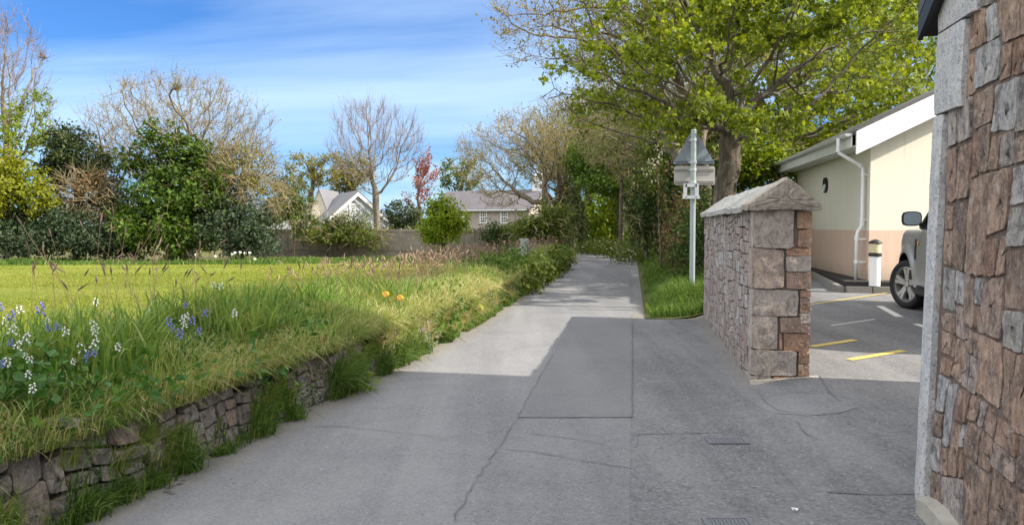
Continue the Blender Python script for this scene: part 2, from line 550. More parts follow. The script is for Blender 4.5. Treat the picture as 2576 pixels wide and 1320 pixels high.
MAT['bank_stone'] = stone('mossy_rubble', [(0.0, (0.24, 0.205, 0.18)), (0.4, (0.34, 0.295, 0.26)), (0.7, (0.40, 0.37, 0.335)), (1.0, (0.32, 0.235, 0.19))], lich=0.75, streak=(5, 5, 5), dark=(0.06, 0.055, 0.045), bd=0.02)

m, nt, b = new_mat('cream_render', 0.85, 0.2)
v = coords(nt)
sz = N(nt, 'ShaderNodeSeparateXYZ')
L(nt, v, sz.inputs[0])
f = noise_t(nt, coords(nt, (5, 5, 0.5)), 1.6, 5, 0.7)
up = mixc(nt, ramp(nt, f, [(0.45, 0.0), (0.75, 0.45)]), (0.64, 0.61, 0.50), (0.54, 0.545, 0.45))
lo = mixc(nt, ramp(nt, f, [(0.42, 0.0), (0.75, 0.5)]), (0.58, 0.43, 0.33), (0.42, 0.33, 0.265))
wob = math_n(nt, 'ADD', sz.outputs[2], math_n(nt, 'MULTIPLY', noise_t(nt, v, 2.5, 4), 0.03))
c = mixc(nt, ramp(nt, math_n(nt, 'SUBTRACT', wob, 0.985), [(0.46, 0.0), (0.465, 1.0)]), lo, up)
spl = math_n(nt, 'ADD', math_n(nt, 'SUBTRACT', sz.outputs[2], 0.46), math_n(nt, 'MULTIPLY', math_n(nt, 'SUBTRACT', noise_t(nt, coords(nt, (1, 1, 0.4)), 7, 5, 0.7), 0.5), 0.5))
c = mixc(nt, ramp(nt, spl, [(0.05, 0.45), (0.32, 0.0)]), c, (0.24, 0.20, 0.15))
stk = noise_t(nt, coords(nt, (9, 9, 0.35)), 1.3, 5, 0.75)
c = mixc(nt, ramp(nt, stk, [(0.56, 0.0), (0.74, 0.35)]), c, (0.33, 0.33, 0.26))
L(nt, c, b.inputs['Base Color'])
bump(nt, b, noise_t(nt, v, 60, 4, 0.7), 0.003)
MAT['render'] = m
MAT['white_paint'] = plain('white_paint', (0.76, 0.76, 0.75), 0.5, 0.4, var=0.06, vs=4)
MAT['white_pvc'] = plain('white_pvc', (0.70, 0.71, 0.72), 0.4, 0.5, var=0.05)
MAT['grey_pvc'] = plain('weathered_pvc', (0.70, 0.72, 0.72), 0.45, 0.4, var=0.12, vs=3)
MAT['slate'] = plain('dark_slate', (0.085, 0.08, 0.082), 0.75, 0.3, var=0.35, vs=8, bumpd=0.02)
MAT['black'] = plain('black_plastic', (0.018, 0.018, 0.02), 0.45, 0.4)
MAT['rubber'] = plain('tyre_rubber', (0.025, 0.025, 0.026), 0.8, 0.2)
MAT['gravel'] = plain('dark_gravel', (0.055, 0.05, 0.047), 0.95, 0.2, var=0.7, vs=60, bumpd=0.02)
MAT['kerb'] = plain('concrete_kerb', (0.21, 0.20, 0.18), 0.9, 0.2, var=0.3, vs=20, bumpd=0.006)
MAT['galv'] = plain('galvanised_steel', (0.40, 0.42, 0.43), 0.55, 0.4, 0.0, var=0.15, vs=9)
MAT['sign_grey'] = plain('grey_sign_back', (0.17, 0.20, 0.215), 0.6, 0.3, 0.0, var=0.1, vs=8)
MAT['sign_pale'] = plain('pale_sign_back', (0.34, 0.325, 0.30), 0.55, 0.3, 0.0, var=0.15, vs=6)
MAT['post_paint'] = plain('grey_green_post', (0.27, 0.31, 0.31), 0.55, 0.3, 0.0, var=0.15, vs=5)
MAT['amber'] = plain('yellowed_lens', (0.58, 0.52, 0.31), 0.35, 0.5, var=0.1)
MAT['yellow_line'] = plain('yellow_road_paint', (0.52, 0.41, 0.12), 0.8, 0.2, var=0.4, vs=25)
MAT['white_line'] = plain('white_road_paint', (0.58, 0.56, 0.52), 0.8, 0.2, var=0.3, vs=25)
MAT['timber'] = plain('weathered_timber', (0.25, 0.22, 0.18), 0.9, 0.2, var=0.45, vs=3, bumpd=0.01)
MAT['slate_far'] = plain('grey_slate_roof', (0.12, 0.11, 0.118), 0.9, 0.1, var=0.25, vs=1.5)
MAT['roof_pale'] = plain('pale_grey_roof', (0.17, 0.17, 0.18), 0.9, 0.1, var=0.2, vs=1.5)
MAT['house_pink'] = plain('pink_granite_wall', (0.40, 0.35, 0.32), 0.9, 0.2, var=0.25, vs=3)
MAT['house_cream'] = plain('cream_gable', (0.66, 0.60, 0.48), 0.85, 0.2, var=0.1, vs=1)
MAT['house_grey'] = plain('grey_boarding', (0.44, 0.46, 0.48), 0.8, 0.2, var=0.1, vs=1)
MAT['pane'] = plain('dark_pane', (0.05, 0.06, 0.07), 0.1, 0.6)
MAT['car_paint'] = plain('pale_gold_paint', (0.40, 0.395, 0.375), 0.28, 0.5, 0.35, var=0.06, vs=2)
MAT['car_paint'].node_tree.nodes['Principled BSDF'].inputs['Coat Weight'].default_value = 0.6
MAT['alloy'] = plain('alloy_rim', (0.46, 0.44, 0.42), 0.35, 0.5, 0.6)
MAT['chrome'] = plain('chrome_trim', (0.65, 0.65, 0.66), 0.15, 0.5, 0.9)
MAT['mirror'] = plain('mirror_glass', (0.22, 0.27, 0.30), 0.25, 0.6, 0.0)
MAT['tint_glass'] = plain('tinted_glass', (0.02, 0.024, 0.026), 0.06, 0.6)
MAT['red_lens'] = plain('red_lens', (0.35, 0.02, 0.02), 0.2, 0.5)
MAT['clear_lens'] = plain('clear_lens', (0.6, 0.62, 0.64), 0.15, 0.6, 0.3)
MAT['iron'] = plain('cast_iron', (0.15, 0.155, 0.165), 0.6, 0.4, 0.4, var=0.3, vs=30)
MAT['petal_white'] = plain('white_petals', (0.70, 0.70, 0.66), 0.6, 0.2)
MAT['petal_blue'] = plain('violet_blue_petals', (0.20, 0.20, 0.58), 0.6, 0.2, var=0.2, vs=30)
MAT['petal_orange'] = plain('orange_petals', (0.80, 0.36, 0.02), 0.6, 0.2)
MAT['stem'] = plain('green_stem', (0.10, 0.17, 0.03), 0.7, 0.2)

# ------------------------------------------------------------------ ground, road, car park, field


def grid_mesh(xs_of_t, ys, ts, zf, tintf=None):
    """rows at ys, columns t in ts; xs_of_t(t,y)->x"""
    T, Y = np.meshgrid(ts, ys)
    X = xs_of_t(T, Y)
    Z = zf(X, Y)
    v = np.stack([X, Y, Z], -1).reshape(-1, 3)
    ny, nt_ = len(ys), len(ts)
    i = np.arange((ny - 1) * nt_).reshape(ny - 1, nt_)[:, :-1].ravel()
    f = np.stack([i, i + 1, i + 1 + nt_, i + nt_], 1)
    return raw(v, [f], rnd=np.full(len(v), 0.5), tint=None if tintf is None else tintf(X, Y).ravel(), smooth=True)


gx = np.concatenate([[-900, -400, -200, -120], np.arange(-80, -10, 3), np.arange(-10, 18, 0.4), np.arange(18, 80, 4), [120, 200, 400, 900]])
gy = np.concatenate([[-300, -120, -60, -30], np.arange(-15, 50, 0.5), np.arange(50, 110, 3), [150, 300, 600, 1500]])
me = grid_mesh(lambda t, y: t, gy, gx, lambda x, y: G(x, y) - 0.05 - 0.12 * sstep(x - Rx(y), 0.5, 2.0) * (1 - sstep(y, 22, 24)))
o = link('ground', me, MAT['ground'])
tag(o, 'rough earth and turf ground under the field and verges', 'ground', kind='structure')

ys = np.arange(-8, 53, 0.25)
ts = np.linspace(0, 1, 25)


def road_x(t, y):
    r = Rx(y) + 0.30 * sstep(y, 12.9, 13.6)
    return (Lx(y) - 0.12) * (1 - t) + r * t


def road_tint(X, Y):
    d = X - Lx(Y)
    a = np.clip(1.15 - d / 0.42, 0, 1.2)
    d2 = Rx(Y) + 0.3 - X
    return np.maximum(a, np.where(Y > 13, np.clip(1.0 - d2 / 0.35, 0, 1), 0))


me = grid_mesh(road_x, ys, ts, lambda x, y: np.zeros_like(x), road_tint)
o = link('road', me, MAT['asphalt_road'])
tag(o, 'worn pale grey asphalt lane running away under the trees', 'road', kind='structure')
ys2 = np.arange(-8, 13.4, 0.15)
me = grid_mesh(lambda t, y: Rx(y) + 0.001 + t, ys2, np.concatenate([np.arange(0, 4, 0.15), np.arange(4, 15, 0.5)]), lambda x, y: G(x, y),
               lambda X, Y: np.clip(1.0 - (13.0 - Y) / 0.7, 0, 1) * (X - Rx(Y) < 1.2) + np.clip(1.1 - np.abs(X - Rx(Y) - 1.12) / 0.22, 0, 1) * (Y > 7.1) * 0.9)
o = link('car_park', me, MAT['asphalt_yard'])
tag(o, 'coarse dark asphalt of the entrance and car park', 'car park', kind='structure')
me = grid_mesh(lambda t, y: Rx(y) + 1.4 + t, np.arange(13.25, 24, 0.25), np.arange(0, 14, 0.4), lambda x, y: G(x, y) - 0.004, lambda X, Y: X * 0)
o = link('car_park_surface', me, MAT['asphalt_yard'])
tag(o, 'far part of the car park beside the bungalow', 'car park', kind='structure')


def sheet(name, pts, mat, label, cat, dz=0.004, sub=6):
    """thin polygon laid on the ground at +dz; pts are ground (x,y)"""
    pts = [Vector((p[0], p[1], 0)) for p in pts]
    bm = bmesh.new()
    bm.faces.new([bm.verts.new(p) for p in pts])
    if sub:
        bmesh.ops.subdivide_edges(bm, edges=bm.edges[:], cuts=sub, use_grid_fill=True)
    bmesh.ops.triangulate(bm, faces=[f for f in bm.faces if len(f.verts) > 4])
    for v in bm.verts:
        v.co.z = float(G(v.co.x, v.co.y)) + dz
    bm.normal_update()
    for f in bm.faces:
        if f.normal.z < 0:
            f.normal_flip()
    me = bpy.data.meshes.new(name)
    bm.to_mesh(me)
    bm.free()
    o = link(name, me, mat)
    return tag(o, label, cat, kind='structure')


sheet('road_patch', [ground(1305, 1050), ground(1588, 1050), ground(1589, 806), ground(1437, 797)], MAT['asphalt_patch'],
      'smooth darker rectangular repair patch in the lane', 'road patch')
sheet('road_patch', [ground(1459, 735), ground(1500, 690), ground(1530, 660), ground(1582, 660), ground(1592, 735), ground(1593, 780), ground(1428, 778)], MAT['asphalt_patch'],
      'long smooth repair strip further down the lane', 'road patch')


def seam(pix, label, w=0.012, jit=0.012, mat='tar'):
    P = [ground(*p) for p in pix]
    pts = []
    for a, b_ in zip(P[:-1], P[1:]):
        n = max(2, int((b_ - a).length / 0.07))
        for i in range(n):
            pts.append(a.lerp(b_, i / n))
    pts.append(P[-1])
    vs, fs = [], []
    for i, p in enumerate(pts):
        d = (pts[min(i + 1, len(pts) - 1)] - pts[max(0, i - 1)])
        nrm = Vector((-d.y, d.x, 0)).normalized()
        j = nrm * random.uniform(-jit, jit)
        ww = w * random.uniform(0.25, 1.0) * 0.5
        for s in (-1, 1):
            q = p + j + nrm * s * ww
            vs.append((q.x, q.y, float(G(q.x, q.y)) + 0.008))
    for i in range(len(pts) - 1):
        fs.append((2 * i, 2 * i + 2, 2 * i + 3, 2 * i + 1))
    o = link('road_crack', raw(vs, [fs]), MAT[mat])
    tag(o, label, 'road crack', kind='structure')


seam([(1590, 1050), (1590, 900), (1590, 812)], 'dark tar seam along the right side of the smooth patch', 0.015, 0.008)
seam([(1300, 1050), (1400, 1051), (1590, 1050)], 'thin seam across the near end of the smooth patch', 0.010, 0.006)
seam([(1140, 1310), (1190, 1220), (1250, 1130), (1300, 1050), (1345, 970), (1390, 890)], 'broken seam running up the middle of the lane', 0.008, 0.014)
seam([(1330, 1090), (1430, 1101), (1530, 1120), (1600, 1134), (1605, 1092)], 'thin crack in the asphalt left of the drain', 0.008)
seam([(1250, 1130), (1330, 1135), (1450, 1155), (1600, 1180)], 'long thin crack below the patch', 0.010)
seam([(760, 1072), (870, 1073), (980, 1085), (1085, 1098)], 'fine curved crack near the left bank', 0.009)
seam([(1010, 1040), (1180, 1042), (1300, 1048)], 'fine crack across the left half of the lane', 0.005)
seam([(1590, 1092), (1700, 1090), (1790, 1088), (1880, 1086)], 'dark seam above the nearer drain cover', 0.014, 0.006)
seam([(2060, 945), (2085, 985), (2110, 1010)], 'crack beside the foot of the granite wall', 0.014)
seam([(1905, 985), (1925, 1010), (1950, 1032), (2060, 1044), (2180, 1036)], 'curved edge of an old patch by the wall end', 0.008)
seam([(2000, 1060), (2030, 1092), (2070, 1110)], 'short crack in the entrance', 0.010)
seam([(2080, 1238), (2190, 1245), (2300, 1243)], 'dark crack near the corner of the stone building', 0.016)
seam([(1595, 812), (1700, 806), (1755, 812)], 'edge of the old patch against the verge', 0.012)

_o = [ground(2030 + 125 * math.cos(t) * random.uniform(0.9, 1.08), 1018 + 26 * math.sin(t) * random.uniform(0.9, 1.1)) for t in np.linspace(0, 2 * math.pi, 25)[:-1]]
sheet('road_patch', [(p.x, p.y) for p in _o], MAT['asphalt_road'], 'smooth pale oval patch in front of the wall end', 'road patch', 0.003, 0)
for a, b_, w, mt, lb in (((2040, 872), (2150, 855), 0.09, 'yellow_line', 'short yellow line beside the granite wall'),
                         ((2135, 905), (2272, 882), 0.09, 'yellow_line', 'yellow line in the middle of the entrance'),
                         ((2212, 770), (2262, 797), 0.11, 'white_line', 'short white bay line in front of the car wheel'),
                         ((2038, 766), (2232, 737), 0.05, 'yellow_line', 'faint yellow line below the kerb'),
                         ((2090, 819), (2200, 803), 0.03, 'white_line', 'faded thin white line in the car park'),
                         ((2303, 815), (2330, 824), 0.09, 'white_line', 'white line end beside the corner stones')):
    A, B = ground(*a), ground(*b_)
    d = (B - A).normalized()
    n = Vector((-d.y, d.x, 0)) * w * 0.5
    sheet('road_marking', [A - n, B - n, B + n, A + n], MAT[mt], lb, 'road marking', 0.005, 5)
for k, (px, py, rx) in enumerate(((425, 1227, 22), (452, 1217, 18), (420, 1236, 26), (432, 1241, 18), (460, 1208, 15), (436, 1222, 12))):
    c0 = ground(px, py)
    rr = rx / FPX * c0.y * 0.5
    pts = [(c0.x + rr * math.cos(t) * random.uniform(0.7, 1.1), c0.y + rr * 0.8 * math.sin(t) * random.uniform(0.7, 1.1)) for t in np.linspace(0, 2 * math.pi, 11)[:-1]]
    sheet('oil_stain', pts, MAT['tar'], 'small dark tar spots on the asphalt near the left bank', 'stain', 0.004, 0)['group'] = 'tar spots by the bank'

# mown field, left of the bank and up to the hedge
fy = np.concatenate([np.arange(3, 14, 0.5), np.arange(14, 46, 1.0)])


def field_x(t, y):
    return (Lx(y) - 1.9) * t + (-60) * (1 - t)


me = grid_mesh(field_x, fy, np.linspace(0, 1, 60) ** 0.7, lambda x, y: G(x, y) + 0.03 + 0.03 * noise2(x, y, 3.0))
o = link('field', me, MAT['field'])
tag(o, 'sunlit mown yellow green field behind the bank', 'field', kind='structure')

# bank profile over the retaining wall
BO = np.array([0.0, 0.06, 0.18, 0.4, 0.8, 1.2, 1.7, 2.3, 2.9])
BH = np.array([0.42, 0.46, 0.50, 0.56, 0.60, 0.60, 0.48, 0.22, 0.0])


def bank_z(o_, y):
    far = sstep(y, 15, 24)
    h = np.interp(o_, BO, BH)
    h2 = np.interp(o_, np.array([0, 0.15, 0.5, 0.9, 1.5, 2.3, 2.9]), np.array([0.12, 0.3, 0.5, 0.6, 0.5, 0.2, 0.0]))
    x = Lx(y) - o_
    base = np.minimum(G(x, y), 0)
    return h * (1 - far) + h2 * far + base + 0.035 * noise2(x, y, 0.5) * sstep(o_, 0.05, 0.4) + 0.06 * noise2(x, y, 1.7, 3) * sstep(o_, 0.2, 0.8)


bys = np.arange(0.5, 40, 0.12)
me = grid_mesh(lambda t, y: Lx(y) - t, bys, np.concatenate([np.arange(0, 0.5, 0.08), np.arange(0.5, 3.0, 0.15)]), lambda x, y: bank_z(Lx(y) - x, y))
o = link('bank', me, MAT['bank_soil'])
tag(o, 'turf bank along the left side of the lane', 'bank', kind='structure')
# verge on the right
vy = np.arange(12.6, 46, 0.25)
me = grid_mesh(lambda t, y: Rx(y) + 0.22 + t * (1.5 + 3.5 * (y > 24)), vy, np.linspace(0, 1.0, 16), lambda x, y: G(x, y) + 0.012 + 0.03 * noise2(x, y, 0.6) * sstep(x - Rx(y), 0.3, 0.8))
o = link('verge', me, MAT['bank_soil'])
tag(o, 'grass verge along the right side of the lane', 'verge', kind='structure')

# ------------------------------------------------------------------ rubble stonework


def split_rects(u0, v0, u1, v1, tw, th, rng, out):
    w, h = u1 - u0, v1 - v0
    big = max(w / tw, h / th)
    if big < rng.uniform(0.75, 1.75):
        out.append((u0, v0, u1, v1))
        return
    t = rng.uniform(0.32, 0.68)
    if w / tw * rng.uniform(0.7, 1.4) > h / th:
        m_ = u0 + w * t
        split_rects(u0, v0, m_, v1, tw, th, rng, out)
        split_rects(m_, v0, u1, v1, tw, th, rng, out)
    else:
        m_ = v0 + h * t
        split_rects(u0, v0, u1, m_, tw, th, rng, out)
        split_rects(u0, m_, u1, v1, tw, th, rng, out)


def stones(rects, mapf, gap, dmin, dmax, rng, warp=0.0, ws=0.25, rnds=None, corner=0.25, rough=0.006, inner=3):
    """each rect becomes a rough-faced stone; mapf(u,v,d)->(n,3)"""
    V, F4, F3, RN, n0 = [], [], [], [], 0
    K = 28
    for si, (u0, v0, u1, v1) in enumerate(rects):
        w, h = u1 - u0 - gap, v1 - v0 - gap
        if w < 0.012 or h < 0.012:
            continue
        cu, cv = (u0 + u1) / 2, (v0 + v1) / 2
        t = np.linspace(0, 2 * np.pi, K, endpoint=False)
        t = t - 0.16 * np.sin(4 * t) * -1
        ex = rng.uniform(12.0, 30.0)
        ca, sa = np.cos(t), np.sin(t)
        k = (np.abs(ca) ** ex + np.abs(sa) ** ex) ** (-1 / ex)
        # denser corners
        bu, bv = ca * k, sa * k
        # skew of each corner
        cj = rng.uniform(-1, 1, (4, 2)) * corner * 0.35
        q = (0.25 * ((1 - bu) * (1 - bv))[:, None] * cj[0] + 0.25 * ((1 + bu) * (1 - bv))[:, None] * cj[1] +
             0.25 * ((1 + bu) * (1 + bv))[:, None] * cj[2] + 0.25 * ((1 - bu) * (1 + bv))[:, None] * cj[3])
        jit = rng.normal(0, 0.016, (K, 2))
        pu = cu + (bu + np.minimum(q[:, 0] * np.sign(bu), 0.02) * np.sign(bu) + jit[:, 0]) * w / 2
        pv = cv + (bv + np.minimum(q[:, 1] * np.sign(bv), 0.02) * np.sign(bv) + jit[:, 1]) * h / 2
        D = rng.uniform(dmin, dmax)
        tilt = rng.uniform(-1, 1, 2) * 0.04
        edge = min(0.004, 0.05 * min(w, h))
        rings = []
        s_edge = 1 - 2 * edge / max(min(w, h), 1e-6)
        s2 = s_edge - 0.05
        sc = [(1.0, 0.0), (0.5 + 0.5 * s_edge, D), (0.5 + 0.5 * s_edge, D), (0.5 + 0.5 * s2, D)] + [((0.5 + 0.5 * s2) * (1 - (j + 1) / (inner + 1)), D) for j in range(inner)]
        for s, d in sc:
            uu = cu + (pu - cu) * s
            vv = cv + (pv - cv) * s
            if warp:
                uu2 = uu + warp * noise2(uu, vv, ws, 1)
                vv2 = vv + warp * noise2(uu, vv, ws, 2)
                uu, vv = uu2, vv2
            dd = d + (tilt[0] * (uu - cu) + tilt[1] * (vv - cv) + rough * noise2(uu, vv, 0.06, si % 13) + rough * 0.8 * noise2(uu, vv, 0.018, si % 7)) * (1 if d > 0.6 * D else 0)
            rings.append(mapf(uu, vv, np.full(K, 0.0) + dd))
        c_ = mapf(np.array([cu]), np.array([cv]), np.array([D + rough * rng.uniform(-1, 1)]))
        nr = len(rings)
        V.append(np.vstack(rings + [c_]))
        for r_ in range(nr - 1):
            if r_ == 1:
                continue
            a = n0 + r_ * K + np.arange(K)
            b_ = n0 + r_ * K + (np.arange(K) + 1) % K
            F4.append(np.stack([a, b_, b_ + K, a + K], 1))
        a = n0 + (nr - 1) * K + np.arange(K)
        b_ = n0 + (nr - 1) * K + (np.arange(K) + 1) % K
        F3.append(np.stack([a, b_, np.full(K, n0 + nr * K)], 1))
        val = rng.uniform(0, 1) if rnds is None else rnds[si]
        RN.append(np.full(nr * K + 1, val))
        n0 += nr * K + 1
    return raw(np.vstack(V), [np.vstack(F4), np.vstack(F3)], rnd=np.concatenate(RN), smooth=True)


RS = np.random.default_rng(11)

# --- stone retaining wall at the foot of the left bank
sY = np.arange(1.2, 22, 0.05)
sP = np.stack([Lx(sY), sY], 1)
sS = np.concatenate([[0], np.cumsum(np.linalg.norm(np.diff(sP, axis=0), axis=1))])


def bankwall(u, v, d):
    y = np.interp(u, sS, sY)
    x = Lx(y)
    # lean back, stones push out towards the lane
    return np.stack([x + d - 0.10 - 0.16 * v + 0.02 * np.sin(u * 2.3), y - d * 0.2, v], 1)


root = empty('retaining_wall', (float(Lx(5)), 5.0, 0), 'low lichened rubble wall holding up the grassy bank on the left of the lane', 'wall', kind='thing')
rects = []
split_rects(0, -0.04, sS[-1], 0.49, 0.22, 0.16, RS, rects)
rects = [r for r in rects if not (r[3] > 0.46 and RS.uniform() < 0.30)]
link('stonework', stones(rects, bankwall, 0.010, 0.07, 0.10, RS, 0.05, 0.45, corner=0.6, rough=0.007), MAT['bank_stone'], root)
uu = np.arange(0, sS[-1], 0.1)
vv = np.linspace(-0.05, 0.47, 5)
U, Vv = np.meshgrid(uu, vv)
P = bankwall(U.ravel(), Vv.ravel(), np.full(U.size, 0.035))
i = np.arange((len(vv) - 1) * len(uu)).reshape(len(vv) - 1, -1)[:, :-1].ravel()
link('earth_core', raw(P, [np.stack([i, i + 1, i + 1 + len(uu), i + len(uu)], 1)]), MAT['mortar_dark'], root)

# --- granite boundary wall with coping, at the entrance
WD = Vector((math.sin(R(8.95)), math.cos(R(8.95)), 0))      # along the wall, away from camera
WN = Vector((WD.y, -WD.x, 0))                                # to the right
W0 = Vector((2.275, 7.34, 0))
WLEN, WTH, WH = 5.2, 0.53, 1.66


def wpt(along, across, z):
    return W0 + WD * along + WN * across + Vector((0, 0, z))


root = empty('granite_wall', tuple(wpt(WLEN / 2, WTH / 2, 0)), 'pink and grey rubble granite wall with ridged stone coping at the car park entrance', 'wall', kind='thing')
mb = MB()
a_ = [wpt(0.04, 0.04, -0.1), wpt(0.04, WTH - 0.04, -0.1), wpt(WLEN - 0.03, WTH - 0.04, -0.1), wpt(WLEN - 0.03, 0.04, -0.1)]
mb.poly([tuple(p) for p in a_], (0, 0, WH + 0.08))
mb.build('mortar_core', MAT['mortar'], root)


def wleft(u, v, d):
    return np.array(W0)[None] + np.outer(u, WD) - np.outer(d - 0.045, WN) + np.outer(v, (0, 0, 1))


def wright(u, v, d):
    return np.array(W0)[None] + np.outer(u, WD) + np.outer(d - 0.045 + WTH, WN) + np.outer(v, (0, 0, 1))


def wend(u, v, d):
    return np.array(W0)[None] + np.outer(u, WN) - np.outer(d - 0.045, WD) + np.outer(v, (0, 0, 1))


def wfar(u, v, d):
    return np.array(W0 + WD * WLEN)[None] + np.outer(u, WN) + np.outer(d - 0.045, WD) + np.outer(v, (0, 0, 1))


rects = []
split_rects(0.27, -0.05, WLEN, WH - 0.01, 0.20, 0.125, RS, rects)
link('rubble_face', stones(rects, wleft, 0.008, 0.045, 0.054, RS, 0.04, 0.4, corner=0.6, rough=0.003), MAT['pink_stone'], root)
rects = []
split_rects(0.27, -0.05, WLEN, WH - 0.01, 0.26, 0.20, RS, rects)
link('rubble_face', stones(rects, wright, 0.012, 0.042, 0.06, RS, 0.02, 0.25, corner=0.4), MAT['pink_stone'], root)
rects = []
split_rects(0.0, -0.05, WTH, WH - 0.01, 0.22, 0.19, RS, rects)
link('rubble_face', stones(rects, wfar, 0.012, 0.042, 0.06, RS, 0.02, 0.25, corner=0.4), MAT['pink_stone'], root)
# end face: (px0, px1, py0, py1, tone)
QP = [(1893, 1995, 526, 622, 0.2), (1893, 1971, 625, 727, 0.5), (1893, 2006, 730, 795, 0.15), (1893, 1957, 797, 882, 0.3), (1893, 2005, 884, 949, 0.1),
      (1893, 1944, 951, 974, 0.4), (1998, 2037, 530, 574, 0.92), (2001, 2037, 577, 622, 0.85), (1974, 2037, 624, 642, 0.75), (1974, 2037, 644, 683, 0.35),
      (1974, 2037, 685, 727, 0.6), (2009, 2037, 731, 748, 0.8), (2009, 2037, 750, 767, 0.55), (2009, 2037, 769, 786, 0.7), (2010, 2037, 788, 812, 0.3),
      (1960, 2037, 799, 837, 0.55), (1970, 2037, 840, 884, 0.78), (1959, 1969, 840, 882, 0.7), (2008, 2037, 886, 916, 0.8), (2008, 2037, 918, 949, 0.9),
      (1946, 1992, 951, 974, 0.75), (1994, 2037, 951, 972, 0.82), (1996, 2000, 528, 580, 0.9), (1985, 2036, 518, 528, 0.2)]
qr, qn = [], []
for x0, x1, y0, y1, tn in QP:
    u0, u1 = (x0 - 1893) / 144 * WTH, (x1 - 1893) / 144 * WTH
    v1, v0 = (974 - y0) / 448 * WH, (974 - y1) / 448 * WH
    qr.append((u0, v0 - 0.006, u1, v1 + 0.006))
    qn.append(tn)
link('quoin_face', stones(qr, wend, 0.008, 0.046, 0.058, RS, 0.004, 0.2, qn, corner=0.12, rough=0.004), MAT['quoin'], root)
# returns of the quoins on the left face
rr = [(0.0, v0, lw, v1) for lw, (v0, v1) in zip((0.17, 0.28, 0.19, 0.27, 0.18, 0.24), [(q[1], q[3]) for q in qr[:6]])]
fill = [(lw, v0, 0.28, v1) for lw, (v0, v1) in zip((0.17, 0.28, 0.19, 0.27, 0.18, 0.24), [(q[1], q[3]) for q in qr[:6]]) if lw < 0.25]
link('quoin_return', stones(rr, wleft, 0.008, 0.046, 0.056, RS, 0.004, 0.2, qn[:6], corner=0.12, rough=0.004), MAT['quoin'], root)
for r_ in fill:
    link('filler_stone', stones([r_], wleft, 0.010, 0.04, 0.055, RS, 0.004, 0.2, corner=0.3), MAT['pink_stone'], root)
# coping: ridged stones laid end to end
edges = [-0.07, 0.42, 1.05, 1.62, 2.25, 2.8, 3.45, 4.1, 4.65, WLEN + 0.06]
for k in range(len(edges) - 1):
    e0, e1 = edges[k] + 0.003, edges[k + 1] - 0.003
    nx = max(4, int((e1 - e0) / 0.06))
    prof = []
    lip, ov, hh = 0.055, 0.07, 0.31
    for s, n_ in ((0, 3), (1, 9), (2, 9), (3, 3), (4, 8)):
        for j in range(n_):
            t = j / n_
            A = [(-ov, 0), (-ov, lip), (WTH / 2 + 0.03, hh), (WTH + ov, lip), (WTH + ov, 0), (-ov, 0)]
            prof.append((A[s][0] * (1 - t) + A[s + 1][0] * t, A[s][1] * (1 - t) + A[s + 1][1] * t))
    prof = np.array(prof)
    V, F = [], []
    m_ = len(prof)
    hk = random.uniform(-0.006, 0.008) + (0.012 if k == 0 else 0)
    for i in range(nx + 1):
        al = e0 + (e1 - e0) * i / nx
        rough = 0.006 if k else 0.008
        for j, (a, z) in enumerate(prof):
            n1 = float(noise2(al * 1.0 + k * 3, j * 0.035, 0.09, k)) * rough
            n2 = float(noise2(al + k, j * 0.03, 0.3, 5)) * 0.010
            endr = 1 - 0.03 * (1 if i in (0, nx) else 0)
            p = wpt(al + (n1 if k == 0 and i == 0 else 0), WTH / 2 + (a - WTH / 2) * endr + n2, WH + (z + hk) * (endr if z > 0.02 else 1) + n1 + n2 * 0.6 - 0.015)
            V.append(tuple(p))
    for i in range(nx):
        for j in range(m_):
            F.append((i * m_ + j, i * m_ + (j + 1) % m_, (i + 1) * m_ + (j + 1) % m_, (i + 1) * m_ + j))
    mbb = MB()
    mbb.add(V, F, random.random())
    for i, flip in ((0, False), (nx, True)):
        # end cap as strips fanned from the middle with roughness
        ring = [i * m_ + j for j in range(m_)]
        C0 = np.mean([V[r_] for r_ in ring], axis=0)
        vs = [V[r_] for r_ in ring]
        n0_ = len(vs)
        allv = list(vs)
        fs = []
        prev = list(range(n0_))
        for s in (0.72, 0.45, 0.2):
            cur = []
            for r_ in range(n0_):
                q = C0 + (np.array(vs[r_]) - C0) * s
                dsp = (random.uniform(-0.006, 0.008) + 0.006) * (1 if not flip else 0.3)
                q = q - np.array(WD) * dsp * (1 if not flip else -1)
                allv.append(tuple(q))
                cur.append(len(allv) - 1)
            for r_ in range(n0_):
                r2 = (r_ + 1) % n0_
                fs.append((prev[r_], prev[r2], cur[r2], cur[r_]))
            prev = cur
        fs.append(tuple(prev))
        mbb.add(allv, fs, 0.5)
    mbb.build('coping_stone', MAT['coping'] if k else MAT['coping_end'], root, smooth=False)
mb = MB()
mb.poly([tuple(wpt(-0.10, -0.02, 0)), tuple(wpt(-0.14, WTH + 0.08, 0.05)), tuple(wpt(0.02, WTH + 0.08, 0.09)), tuple(wpt(0.02, -0.02, 0.03))], (0, 0, 0.02))
mb.build('cement_fillet', MAT['concrete'], root, bevel=0.008)

# ------------------------------------------------------------------ stone building on the right
C0 = Vector((2.205, 4.14, 0))
root = empty('stone_building', tuple(C0 + WN * 2 - WD * 2), 'brown rubble stone building with grey granite corner stones filling the right edge', 'building', kind='thing')
SLP = 0.74


def bface(u, v, d):
    return np.array(C0)[None] - np.outer(u, WD) - np.outer(d - 0.06 - 0.024 * v, WN) + np.outer(v, (0, 0, 1))


